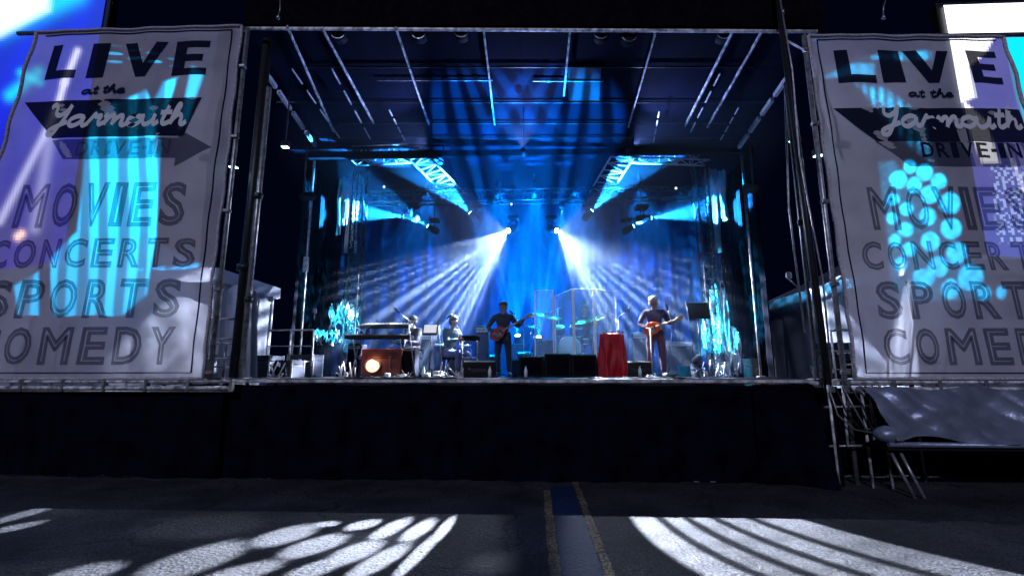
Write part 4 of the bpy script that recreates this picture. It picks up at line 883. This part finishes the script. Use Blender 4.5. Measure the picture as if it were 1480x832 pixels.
# red-brown cabinet with the glowing round lamp
p = deckpt(549, 10.0); cab = empty('speaker_cabinet', p, 'red-brown wooden cabinet glowing warm in front of the keyboards', 'speaker cabinet')
MB().box((0, .25, .31), (.86, .42, .58), bev=.02).build('case', 'wood', cab)
MB().box((.02, .03, .46), (.70, .02, .17), bev=.005).build('grille', 'wood', cab)
b = MB(); [b.box((.02, .016, .40+.035*k), (.68, .014, .012)) for k in range(4)]; b.build('louvres', 'black_paint', cab)
MB().lathe((-.17, .03, .245), (.12, -1, .25), [(.0, .02), (.13, .02), (.14, .0), (.15, -.02)], 20).build('round_lamp', 'warm_glow', cab)
MB().lathe((-.17, .025, .245), (.12, -1, .25), [(.14, .0), (.165, .03), (.18, .02), (.18, -.03)], 20).build('rim', 'wood', cab)
for x in (.2,): MB().box((x, .01, .30), (.03, .02, .30), bev=.004).build('handle', 'chrome', cab)
lp = p+Vector((-.17, -.3, .38)); pl = bpy.data.lights.new('lamp_glow', 'POINT'); pl.energy = 4; pl.color = (1, .45, .22); pl.shadow_soft_size = .1; po = bpy.data.objects.new('lamp_glow', pl); col.objects.link(po); po.parent = cab; po.location = (-.15, -.12, .36)
# music sheet stand
def music_stand(px, py, Y, label, sheet, wd, ht, m='black_metal'):
    c = P(px, py, Y); root = empty('music_stand', (c.x, c.y, DZ), label, 'music stand'); h = c.z-DZ; rot = Matrix.Rotation(R(-22), 3, 'X')
    MB().box((0, 0, h), (wd, .012, ht), rot=rot, bev=.004).build('desk', m, root)
    MB().box((0, -.03, h-ht/2), (wd, .06, .012)).build('lip', m, root)
    MB().cyl((0, .03, 0.1), (0, .02, h), .012).build('shaft', m, root)
    for k in range(3): t = k*2.09+.5; MB().cyl((0, .03, .2), (.26*math.cos(t), .26*math.sin(t), .01), .009).build('leg', m, root)
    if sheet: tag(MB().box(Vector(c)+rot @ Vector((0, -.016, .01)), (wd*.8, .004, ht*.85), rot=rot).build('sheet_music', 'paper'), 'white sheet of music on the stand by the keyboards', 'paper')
music_stand(622, 476, 10.3, 'black music stand by the keyboards holding a white sheet', True, .34, .22)
music_stand(1009, 449, 10.4, 'tall black music stand to the right of the guitarist', False, .46, .40)
# mic stands
def mic_stand(px, Y, top, tip, label):
    base = deckpt(px, Y); root = empty('microphone_stand', base, label, 'microphone stand'); T_ = P(top[0], top[1], Y)-base; E = P(tip[0], tip[1], Y-.1)-base
    MB().lathe((0, 0, 0), (0, 0, 1), [(0, 0), (.14, 0), (.14, .015), (.02, .03), (0, .03)], 14).build('base', 'black_metal', root)
    MB().cyl((0, 0, .02), T_, .011).build('shaft', 'steel', root); MB().cyl(T_+(T_-E)*.3, E, .009).build('boom', 'steel', root)
    d = (E-T_).normalized(); MB().cyl(E, E+d*.12, .014, .02).build('microphone', 'black_paint', root); MB().ball(E+d*.14, .028, 8, 6).build('grille', 'chrome', root)
mic_stand(757, 10.9, (757, 466), (744, 455), 'microphone stand in front of the bass player')
mic_stand(897, 11.0, (893, 458), (903, 451), 'microphone boom between the drum screens and the guitarist')
mic_stand(667, 11.2, (663, 474), (659, 467), 'microphone stand by the player in the teal shirt')
mic_stand(965, 10.3, (972, 470), (965, 448), 'microphone stand in front of the guitarist')
# amps, wedges, cases
def amp(px0, px1, py0, py1, Y, label, m='case', g='grille', name='amplifier', dz=0):
    a, b_ = P(px0, py1, Y), P(px1, py0, Y); w_ = b_.x-a.x; z0 = DZ+dz; h = max(.12, b_.z-z0); root = empty(name, ((a.x+b_.x)/2, Y, z0), label, 'amplifier')
    MB().box((0, .2, h/2), (w_, .4, h), bev=.02).build('cabinet', m, root); MB().box((0, -.008, h*.45), (w_*.86, .02, h*.74), bev=.006).build('grille', g, root)
    MB().box((0, -.006, h*.91), (w_*.86, .02, h*.09), bev=.004).build('control_panel', 'alu', root); b = MB(); [b.cyl((-w_*.35+w_*.1*k, -.016, h*.91), (-w_*.35+w_*.1*k, -.035, h*.91), .012, n=8) for k in range(7)]; b.build('knobs', 'black_paint', root)
    MB().box((0, .2, h+.012), (w_*.3, .03, .024), bev=.01).build('handle', 'black_paint', root)
amp(686, 706, 470, 522, 12.0, 'tall grey speaker cabinet standing behind the bass player')
amp(748, 768, 508, 540, 12.2, 'low amplifier under the blue floor light by the drums')
amp(966, 1002, 493, 536, 11.9, 'wide dark amplifier behind the guitarist, lit blue')
amp(600, 634, 482, 542, 11.9, 'dark grey speaker cabinet behind the music sheet stand')
amp(916, 934, 480, 541, 12.2, 'narrow amplifier stack just left of the guitarist')
amp(500, 522, 497, 541, 10.6, 'black equipment case left of the red-brown cabinet', g='black_cloth')
amp(580, 600, 500, 541, 10.2, 'black equipment case right of the red-brown cabinet', g='black_cloth')
amp(640, 662, 505, 541, 11.6, 'low black case behind the player in the teal shirt', g='black_cloth')
amp(706, 724, 512, 541, 12.4, 'small black case behind the bass player', g='black_cloth')
def conga(px, Y, label):
    root = empty('conga_drum', deckpt(px, Y), label, 'drum'); MB().lathe((0, 0, .12), (0, 0, 1), [(.11, 0), (.16, .25), (.17, .4), (.14, .62), (.13, .62), (.0, .6)], 16).build('shell', 'drum', root); MB().lathe((0, 0, .735), (0, 0, 1), [(.0, .01), (.13, .01), (.14, 0)], 16).build('drum_skin', 'drum_head', root)
    MB().lathe((0, 0, .68), (0, 0, 1), [(.145, 0), (.16, 0), (.16, .03), (.145, .03)], 16).build('hoop', 'chrome', root)
    for k in range(3): t = k*2.09; MB().cyl((.1*math.cos(t), .1*math.sin(t), .3), (.22*math.cos(t), .22*math.sin(t), 0), .012).build('leg', 'chrome', root)
conga(636, 11.0, 'blue conga drum just left of the player in the teal shirt'); conga(672, 11.2, 'blue conga drum behind the small keyboard')
rt = empty('drum_fill', P(812, 300, 12.2), 'small turquoise fill lamp added over the drum kit', 'stage light'); p = rt.location.copy(); d = Vector((.0, -.35, -1)).normalized()
MB().lathe((0, 0, 0), -d, [(.0, .0), (.06, .0), (.07, .02), (.07, .16), (.03, .2), (0, .2)], 12).build('head', 'black_paint', rt); MB().cyl((0, .05, .1), (0, .05, 6.35-p.z), .012).build('hanging_pipe', 'black_metal', rt)
spot(p+d*.05, p+d, 2600, 34, (.03, .6, 1.0), .5, parent=rt)  # fill lamp added to bring out the drum kit
def wedge(px, Y, w_, label, h=.34):
    root = empty('floor_monitor', deckpt(px, Y), label, 'floor monitor'); b = MB(); T4 = Matrix.Rotation(R(90), 4, 'Z')
    b.prism([(-.22, 0), (.22, 0), (.22, h*.35), (-.1, h), (-.22, h*.9)], -w_/2, w_/2, T4); b.build('case', 'black_paint', root)
    MB().box((0, .17, h*.55), (w_*.86, .36, .02), rot=Matrix.Rotation(R(-58), 3, 'X')).build('grille', 'black_metal', root) if False else None
    MB().box((0, -.225, h*.42), (w_*.5, .012, .07), bev=.004).build('rear_panel', 'black_metal', root); MB().cyl((-w_*.3, -.235, h*.5), (-w_*.3, -.22, h*.5), .02).build('socket', 'chrome', root)
wedge(694, 9.8, .62, 'black floor monitor in front of the small keyboard'); wedge(921, 10.3, .5, 'black floor monitor between the red cloth and the guitarist')
# drum riser and kit
rp = deckpt(822, 11.3); ris = empty('drum_riser', rp, 'low black drum riser with cloth front under the clear screens', 'drum riser')
for k in range(4): MB().box((-.99+.66*k, .75, .19), (.655, 1.5, .38), bev=.006).build('riser_block', 'black_cloth', ris)
MB().box((0, .75, .385), (2.66, 1.52, .012)).build('riser_top', 'deck', ris)
fr = empty('monitor_bank', deckpt(818, 10.2), 'row of black monitor cabinets along the front of the drum riser', 'monitor bank')
for k, (x, w_, h) in enumerate(((-.72, .52, .44), (-.17, .55, .50), (.38, .52, .48), (.85, .38, .40))): MB().box((x, .2, h/2), (w_, .5, h), bev=.02).build('cabinet', 'black_paint', fr); MB().box((x, -.055, h/2), (w_*.85, .012, h*.8)).build('grille', 'black_cloth', fr)
kit = empty('drum_kit', rp+Vector((0, .55, .39)), 'blue drum kit with cymbals behind the clear screens', 'drum kit')
def drum(c, ax, r, L, nm='drum'):
    o = MB().lathe(c, ax, [(r, 0), (r, L)], 20).build(nm, 'drum', kit); MB().lathe(c, ax, [(0, -.004), (r*.97, -.004), (r, .004)], 20).build('drum_skin', 'drum_head', o); MB().lathe(c, ax, [(0, L+.004), (r*.97, L+.004), (r, L-.004)], 20).build('drum_skin', 'drum_head', o)
    b = MB(); a = Vector(ax).normalized(); [b.lathe(Vector(c)+a*h, ax, [(r+.001, -.014), (r+.014, -.014), (r+.014, .014), (r+.001, .014)], 20) for h in (.012, L-.012)]; b.build('hoop', 'chrome', o)
drum((.05, -.25, .29), (0, 1, 0), .28, .42, 'bass_drum'); drum((-.18, -.1, .62), (-.1, -.5, 1), .15, .2, 'tom'); drum((.22, -.1, .62), (.1, -.5, 1), .165, .22, 'tom'); drum((-.52, .1, .12), (0, 0, 1), .2, .38, 'floor_tom'); drum((.48, .2, .40), (0, -.1, 1), .18, .14, 'snare')
def cymbal(x, y, z, r, tx=.2, ty=-.35):
    o = MB().lathe((x, y, z), (tx, ty, 1), [(0, .03), (.03, .028), (.05, .012), (r*.6, .006), (r, -.008), (r, -.011), (r*.6, .002), (.0, .01)], 24).build('cymbal', 'cymbal', kit)
    MB().cyl((x, y, .05), (x, y, z+.04), .011).build('shaft', 'chrome', o)
    for k in range(3): t = k*2.09; MB().cyl((x, y, .25), (x+.22*math.cos(t), y+.22*math.sin(t), 0), .009).build('leg', 'chrome', o)
cymbal(-.62, -.1, 1.12, .24); cymbal(-.30, -.25, 1.02, .2, .1); cymbal(.30, -.2, .92, .22, -.2); cymbal(.72, -.1, 1.02, .25, -.3); cymbal(-.80, .25, .86, .19); cymbal(.75, .3, .72, .18, 0, -.1)
for x, z in ((-.95, 1.0), (.55, .75)): MB().cyl((x, -.3, .02), (x+.12, -.3, z), .01).build('microphone_arm', 'chrome', kit); MB().ball((x+.12, -.3, z+.03), (.05, .03, .03), 8, 6).build('microphone_head', 'alu', kit)
ds = empty('drum_screen', deckpt(832, 11.15)+Vector((0, 0, .0)), 'clear acrylic drum screen of folded panels round the drum kit', 'drum screen'); DO = ds.location.copy()
xs = [(772, 420, 11.45), (800, 419, 11.25), (828, 417, 11.1), (858, 418, 11.1), (890, 421, 11.4)]
for k in range(4):
    a, b_ = xs[k], xs[k+1]
    if k == 1: a = (801, 428, 11.25)
    A, B_ = P(a[0], a[1], a[2]), P(b_[0], b_[1], b_[2]); a0, b0 = Vector((A.x, A.y, 1.92)), Vector((B_.x, B_.y, 1.92)); b = MB(); th = Vector((0, .012, 0))
    vs = [a0-DO, b0-DO, B_-DO, A-DO]; b.add(vs+[v+th for v in vs], [(0, 1, 2, 3), (7, 6, 5, 4), (0, 4, 5, 1), (1, 5, 6, 2), (2, 6, 7, 3), (3, 7, 4, 0)]); o = b.build('acrylic_panel', 'plexi', ds)
    for e, (q0, q1) in enumerate(((a0, A), (b0, B_))): MB().box((q0+q1)/2-DO+Vector((.015 if e == 0 else -.015, -.01, 0)), (.03, .02, (q1-q0).length)).build('edge_strip', 'plexi_edge', o)
    MB().cyl(A-DO, B_-DO, .009).build('top_edge', 'plexi_edge', o)
for k in (0, 1, 3, 4): q = P(*xs[k]); MB().box((q.x-DO.x, q.y-DO.y+.1, .42), (.05, .5, .05), bev=.01).build('foot', 'black_metal', ds)
# red cloth thrown over a stand
rc = deckpt(886, 9.9); root = empty('draped_stand', rc, 'glossy red cloth draped over a low stand at the front of the drums', 'cloth'); rr_ = random.Random(3)
def cloth(u, v):
    t = 2*math.pi*u; rx = .235*(1+.10*v); x = rx*math.copysign(abs(math.cos(t))**.6, math.cos(t)); y = .17*(1+.25*v)*math.copysign(abs(math.sin(t))**.6, math.sin(t)); fold = .035*(1-v*-.3)*math.sin(t*6+1.2*math.sin(v*2.5))*min(1, v*2+.1)+.02*v*math.sin(t*11+v*9)+.012*math.sin(t*17+v*4)+.012*math.sin(t*4-v*8)
    drp = .05*math.sin(t*2+.6); cut = .12*max(0, math.sin(t*1.5+1)); x -= .10*v*v*(x > .05)*0; return (x+math.cos(t)*fold, y+math.sin(t)*fold, .86-.86*v*(1-.0*cut)+drp*(1-v)*v*2+.012)
MB().grid(cloth, 72, 18).build('cloth', 'red_cloth', root); MB().grid(lambda u, v: (lambda q: (q[0]*v, q[1]*v, .872+.02*(1-v)+.03*math.sin(u*6.28*3)*v*(1-v)))(cloth(u, 0)), 72, 6).build('cloth_top', 'red_cloth', root)
for k in range(7): t = rr_.uniform(0, 6.28); MB().ball((.2*math.cos(t), .12*math.sin(t)-.05, .92), (rr_.uniform(.02, .05), .03, .03), 7, 5).build('small_bell', 'chrome', root)
# percussion table by the teal player: shiny clutter
def clutter(name, px0, px1, Y, n, label, seed, hmax=.35, m=('chrome', 'alu', 'white_metal')):
    rn = random.Random(seed); a = deckpt(px0, Y); b_ = deckpt(px1, Y); root = empty(name, (a+b_)/2, label, 'stage hardware'); hw = (b_.x-a.x)/2
    for k in range(n):
        x = rn.uniform(-hw, hw); y = rn.uniform(-.15, .2); h = rn.uniform(.04, hmax); mm = rn.choice(m); q = rn.random()
        if q < .45: MB().cyl((x, y, .01), (x+rn.uniform(-.12, .12), y, h), rn.uniform(.008, .016), n=6).build('stand_leg', mm, root)
        elif q < .7: MB().tube([(x, y, .01), (x+.05, y-.05, h*.3), (x+rn.uniform(-.2, .2), y-.08, .012), (x+rn.uniform(-.3, .3), y-.1, .012)], .008).build('cable_loop', mm, root)
        else: MB().box((x, y, h*.15+.01), (rn.uniform(.05, .14), .1, h*.3), bev=.01).build('pedal', mm, root)
    return root
clutter('stand_base', 482, 510, 9.6, 14, 'cluster of shiny stand legs and pedals at the left of the keyboards', 1)
clutter('stand_base', 618, 650, 9.4, 20, 'cluster of shiny stand legs and pedals below the music sheet', 2, .45)
clutter('stand_base', 655, 690, 9.9, 12, 'shiny stand legs under the small keyboard', 3, .5)
clutter('stand_base', 935, 962, 9.9, 10, 'bright pedals and cable at the feet of the guitarist', 4, .12)
clutter('stand_base', 1008, 1062, 10.4, 26, 'cluster of bright stand legs below the foil fringe on the right', 5, .4)
clutter('stand_base', 560, 590, 9.9, 8, 'small stand legs and pedals right of the wooden cabinet', 6, .3)
clutter('stand_base', 380, 410, 8.3, 10, 'bright coiled cable hung beside the guard rail', 8, .35)
pole('side_pole', deckpt(943, 10.3).x, 10.3, DZ, DZ+1.0, .014, 'white_metal', 'thin white pole standing in front of the guitarist', 'pole')
root = empty('turquoise_bucket', deckpt(1186, 8.6), 'small turquoise bucket on the deck beside the right mast', 'bucket'); MB().lathe((0, 0, 0), (0, 0, 1), [(0, 0), (.11, 0), (.15, .2), (.155, .2), (.15, .21), (.13, .2), (.1, .02)], 16).build('pail', 'cyan_plastic', root); MB().tube([(-.15, 0, .2), (-.12, -.05, .10), (0, -.08, .06), (.12, -.05, .10), (.15, 0, .2)], .006).build('handle', 'steel', root)
root = empty('turquoise_bucket', deckpt(989, 10.9), 'turquoise bucket on the floor behind the guitarist', 'bucket'); MB().lathe((0, 0, 0), (0, 0, 1), [(0, 0), (.11, 0), (.14, .24), (.145, .24), (.13, .24), (.1, .02)], 16).build('pail', 'cyan_plastic', root)
# guard rails
def guard(pts, label, m='white_metal', h=1.0, n=3, z=DZ):
    A, B_ = Vector(pts[0]), Vector(pts[1]); root = empty('guard_rail', (A+B_)/2, label, 'guard rail'); hA, hB = A-(A+B_)/2, B_-(A+B_)/2
    for f in (1, .66, .33): MB().cyl(hA+Vector((0, 0, h*f)), hB+Vector((0, 0, h*f)), .02 if f == 1 else .012).build('rail', m, root)
    for k in range(n): q = hA.lerp(hB, k/(n-1)); MB().cyl(q, q+Vector((0, 0, h)), .02).build('baluster', m, root)
guard((deckpt(296, 7.9), deckpt(337, 7.9)), 'pale guard rail in front of the blue canvas flap', n=2)
guard((deckpt(383, 9.9), deckpt(449, 9.9)), 'dim guard rail between the left post and the keyboards', 'steel', .98, 3)
guard((deckpt(300, 8.2), deckpt(345, 8.2)), 'low crossbar rail behind the pale guard rail', 'steel', .6, 3)
# side wing decks and things on them
for x0, x1, lab in ((-6.2, SX0-.02, 'narrow side platform left of the stage carrying the guard rail'), (SX1+.03, 5.9, 'narrow side platform right of the stage behind the mast')):
    root = empty('side_platform', ((x0+x1)/2, 7.7, 0), lab, 'platform'); hw = (x1-x0)/2
    for k in range(2): MB().box((-hw/2+hw*k, .9, DZ-.05), (hw-.01, 1.75, .06), bev=.005).build('deck_panel', 'deck', root)
    MB().box((0, -.0, DZ-.05), (2*hw, .035, .09), bev=.006).build('edge_trim', 'deck_edge', root)
    for x in (-hw+.08, hw-.08):
        for y in (.1, 1.7): MB().cyl((x, y, 0), (x, y, DZ-.08), .03).build('leg', 'steel', root)
def flight_case(loc, size, label, m='case', rz=0):
    root = empty('flight_case', loc, label, 'case', rz=rz); x, y, z = size; MB().box((0, 0, z*.36), (x, y, z*.70), bev=.01).build('case_body', m, root); MB().box((0, 0, z*.86), (x, y, z*.26), bev=.01).build('lid', m, root)
    for sx in (-1, 1):
        for sy in (-1, 1): MB().box((sx*(x/2-.005), sy*(y/2-.005), z/2), (.03, .03, z*1.01), bev=.003).build('corner_rail', 'alu', root)
    MB().box((0, -y/2-.008, z*.72), (.08, .015, .08), bev=.004).build('latch', 'chrome', root)
flight_case(deckpt(378, 9.0), (.55, .5, .42), 'dark flight case behind the left front posts'); flight_case(deckpt(412, 9.2)+Vector((0, 0, 0)), (.5, .5, .34), 'low dark flight case right of the left front posts')
flight_case(deckpt(440, 10.8), (.6, .5, .5), 'dark flight case at the left of the keyboards')
flight_case(deckpt(1205, 8.9), (.42, .4, .62), 'tall dark flight case beside the white tent on the right'); flight_case(deckpt(1196, 8.3), (.3, .3, .18), 'small case beside the turquoise bucket')
flight_case(P(1098, 541, 12.5)+Vector((0, 0, -.35)), (.55, .5, .75), 'tan plywood box beyond the right edge of the stage', 'brown_box')
MBx = MB().box((0, 0, .55), (.7, .6, 1.1))
# vertical frame at the right tent
root = empty('equipment_rack', deckpt(1222, 8.15), 'open metal rack standing beside the right banner', 'rack')
for x in (-.16, .16): MB().cyl((x, 0, 0), (x, 0, .80), .018).build('upright', 'white_metal', root)
for z in (.15, .45, .79): MB().box((0, 0, z), (.32, .2, .02)).build('shelf', 'steel', root)
root = empty('rack_device', deckpt(1222, 8.15)+Vector((0, 0, .16)), 'small dark device on the lowest shelf of the rack', 'device'); MB().box((0, 0, .07), (.24, .16, .13), bev=.01).build('case', 'black_paint', root); MB().box((0, -.085, .07), (.2, .01, .03)).build('display', 'alu', root)
for px, a, lab in ((1283, 3, 'leaning pale pole behind the right banner, nearer the mast'), (1315, 8, 'leaning pale pole behind the right banner, further from the mast'), (1178, -2, 'thin pole leaning between the mast and the white tent')):
    p0 = P(px, 548, 7.9); tag(MB().cyl(p0, P(px+a, 462 if px > 1200 else 440, 7.95), .016).build('leaning_pole', 'white_metal'), lab, 'pole')
# speaker box hanging left of stage, silhouettes
for px0, px1, py0, py1, lab in ((437, 448, 368, 395, 'small pale box light hanging on the dark left curtain'),):
    c = P(442, 382, 11.4); root = empty('box_light', c, lab, 'stage light'); MB().box((0, 0, 0), (.12, .1, .4), bev=.02).build('housing', 'steel', root); MB().cyl((0, 0, .2), (0, 0, 7-c.z), .01).build('cable', 'cable', root)
for px, py, lab in ((455, 449, 'small clip lamp on the rail at the left, upper'), (1140, 398, 'clip lamp on a bracket halfway up the right mast')):
    c = P(px, py, 8.0 if px > 900 else 10.3); root = empty('clip_lamp', c, lab, 'stage light'); MB().box((0, 0, 0), (.08, .08, .12), bev=.02).build('housing', 'alu', root); MB().cyl((0, 0, -.06), (.12 if px > 900 else 0, -.0, -.2), .012).build('bracket', 'steel', root)
# par cans and hoists under the front beam
for px, py, Y, lab in ((492, 52, 7.9, 'round hoist under the front beam, leftmost'), (607, 52, 7.9, 'round hoist under the front beam left of centre'), (668, 50, 7.9, 'small hoist under the front beam near the centre'), (868, 52, 7.9, 'hoist under the front beam right of centre'), (908, 56, 7.9, 'round hoist with a chain loop right of centre'), (1043, 52, 7.9, 'hoist under the front beam at far right')):
    c = P(px, py, Y); root = empty('chain_hoist', c, lab, 'hoist'); r = .13
    MB().lathe((0, -.1, 0), (0, 1, 0), [(0, 0), (r*.8, 0), (r, .03), (r, .17), (r*.8, .2), (0, .2)], 16).build('drum_housing', 'black_paint', root)
    MB().tube([(r*math.cos(t)*1.05, -.11, r*math.sin(t)*1.05) for t in np.linspace(3.5, 5.9, 9)], .008).build('chain', 'alu', root); MB().cyl((0, 0, r), (0, 0, zr(c.x, Y)-c.z+.1), .015).build('hook', 'alu', root)
    MB().box((.06, -.11, .02), (.05, .02, .03)).build('tag_plate', 'alu', root)
for x0, lab in ((1280, 'hanging cable end with a hook above the right banner'), (405, 'short cable end hanging at the top left of the stage')):
    c = P(x0, 0, 7.4); e = P(x0-3, 26, 7.4); root = empty('hanging_cable', e, lab, 'cable'); MB().tube([c-e, Vector((.02, 0, .18)), (0, 0, .02)], .010).build('cable', 'steel', root); MB().ball((0, 0, 0), .035, 8, 6).build('hook', 'alu', root)

# ================================================================= BELOW THE RIGHT BANNER
tp = empty('silver_tarp', (6.4, 7.0, 0), 'shiny silver tarp draped over a long table under the right banner', 'tarp')
T0, T1 = P(1262, 566, 7.25), P(1262, 628, 7.0)
def tarp(u, v):
    x = -1.65+4.2*u; z = 1.32-.62*v+.05*math.sin(u*9+1)*v+.025*math.sin(u*23+v*5); y = .28-.42*v-.07*math.sin(u*8+v*2.5)-.045*math.sin(u*17-v*4)-.03*math.sin(u*31+v*9)*v
    z += .06*(1-v); y += -.05*abs(math.sin(u*14+v*3.5))-.03*abs(math.sin(u*37-v*6)); return (x, y, z)
MB().grid(tarp, 120, 26).build('tarp_sheet', 'tarp', tp)
MB().cyl((-1.7, -.16, .66), (2.6, -.16, .64), .035).build('tarp_hem', 'tarp', tp)
MB().ball((-1.62, -.1, .78), (.22, .14, .12), 12, 8).build('tarp_bunch', 'tarp', tp)
tb = empty('trestle_frame', (6.4, 7.1, 0), 'metal trestle frame with splayed legs under the silver tarp', 'table')
MB().box((.4, 0, .60), (4.2, .5, .05), bev=.01).build('table_top', 'black_paint', tb)
for x in (-1.62, -1.5, .9, 1.0): MB().cyl((x, -.15, .58), (x+.12, -.32, .0), .022).build('leg', 'steel', tb)
sc_ = empty('scaffold_frame', (4.75, 7.4, 0), 'scaffold tubes and cable bundle in the dark gap right of the stage', 'scaffold')
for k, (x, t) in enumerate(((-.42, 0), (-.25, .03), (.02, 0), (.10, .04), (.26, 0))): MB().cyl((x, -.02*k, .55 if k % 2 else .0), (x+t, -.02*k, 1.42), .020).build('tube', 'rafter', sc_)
for z in (.55, 1.1): MB().cyl((-.5, .02, z), (.4, .02, z+.02), .018).build('tube', 'steel', sc_)
for k in range(6): MB().tube([(-.45+.1*k, -.06, 1.4), (-.40+.12*k, -.12, 1.0+.05*k), (-.2+.08*k, -.14, .8), (.1, -.1, .75+.04*k), (.3, -.08, 1.0)], .013).build('cable', 'cable' if k % 2 else 'steel', sc_)
for k in range(5): MB().box((-.4+.2*k, -.05, 1.36), (.07, .07, .09), bev=.01).build('coupler', 'alu', sc_)
tag(MB().grid(lambda u, v: (-11.0+.9*u, 9.3+.05*math.sin(u*7), .6+.85*v), 10, 8).build('red_barrier_cloth', 'red_tarp'), 'magenta-red cloth at the far left beyond the navy skirt', 'cloth')
# small lights and tags on the skirt
for px, py, lab in ((1006, 690, 'tiny marker light on the ground below the guitarist, left one'), (1030, 690, 'tiny marker light on the ground below the guitarist, right one')):
    c = P(px, py, 7.5); tag(MB().box((c.x, 7.5, .03), (.08, .03, .02), bev=.005).build('marker_light', 'alu'), lab, 'marker')
# cables on the deck edge
for k, (a, b_, lab) in enumerate(((500, 660, 'black cable lying along the deck edge by the keyboards'), (850, 990, 'black cable lying along the deck edge by the guitarist'))):
    pts = [deckpt(a+(b_-a)*i/12, 7.95+.12*math.sin(i*1.7+k))+Vector((0, 0, .015)) for i in range(13)]; tag(MB().tube(pts, .012).build('stage_cable', 'cable'), lab, 'cable')

for k, (px, Y, lab) in enumerate(((668, 8.6, 'white set list taped to the deck left of the bass player'), (935, 8.5, 'white set list taped to the deck before the guitarist'))):
    q = deckpt(px, Y); tag(MB().box((q.x, q.y, DZ+.004), (.22, .30, .004)).build('set_list', 'key_white'), lab, 'paper')
for px, Y, lab in ((708, 9.3, 'clear water bottle standing left of the bass player'), (760, 9.2, 'water bottle standing by the black monitor bank'), (925, 9.4, 'water bottle standing by the monitor near the red cloth'), (612, 9.2, 'water bottle standing near the red-brown cabinet')):
    root = empty('water_bottle', deckpt(px, Y), lab, 'bottle'); MB().lathe((0, 0, 0), (0, 0, 1), [(0, 0), (.032, .004), (.033, .14), (.014, .19), (.013, .205), (0, .205)], 10).build('bottle_body', 'plexi_edge', root); MB().cyl((0, 0, .205), (0, 0, .225), .015).build('cap', 'cyan_plastic', root)
for k, (a, b_, Y, lab) in enumerate(((700, 780, 8.5, 'thin cable looping before the bass player'), (520, 600, 8.9, 'thin cable looping before the red-brown cabinet'), (900, 1020, 9.2, 'thin cable looping past the guitarist to the right'))):
    pts = [deckpt(a+(b_-a)*i/14, Y+.25*math.sin(i*1.1+k*2))+Vector((0, 0, .012+.02*(i % 3 == 0))) for i in range(15)]; tag(MB().tube(pts, .010).build('stage_cable', 'cable'), lab, 'cable')
mic_stand(600, 10.0, (590, 462), (578, 452), 'microphone boom over the stacked keyboards')
mic_stand(812, 11.7, (806, 446), (792, 452), 'microphone boom inside the left drum screen panel')
mic_stand(640, 10.2, (634, 470), (646, 460), 'microphone boom reaching towards the player in the teal shirt')
# ================================================================= STAGE SMOKE
hb = MB(); pf = [(13.94, 1.55), (13.94, 6.95), (8.15, 6.95), (8.15, 5.7), (10.3, 4.6), (10.3, 1.55)]; n = len(pf)
hb.add([(-4.9, y, z) for y, z in pf]+[(4.7, y, z) for y, z in pf], [(0, 1, 2, 3, 4, 5), (11, 10, 9, 8, 7, 6)]+[((k+1) % n, k, k+n, (k+1) % n+n) for k in range(n)])
hz = hb.build('haze', 'asphalt', kind='stuff')
bm = bmesh.new(); bm.from_mesh(hz.data); bmesh.ops.recalc_face_normals(bm, faces=bm.faces[:]); bm.to_mesh(hz.data); bm.free()
hm = bpy.data.materials.new('stage_smoke'); hm.use_nodes = True; nt = hm.node_tree; nt.nodes.remove(nt.nodes['Principled BSDF'])
vp = nt.nodes.new('ShaderNodeVolumePrincipled'); vp.inputs['Density'].default_value = .019; vp.inputs['Color'].default_value = (.48, .68, 1, 1); vp.inputs['Anisotropy'].default_value = .2
nt.links.new(vp.outputs[0], nt.nodes['Material Output'].inputs['Volume']); hz.data.materials.clear(); hz.data.materials.append(hm)
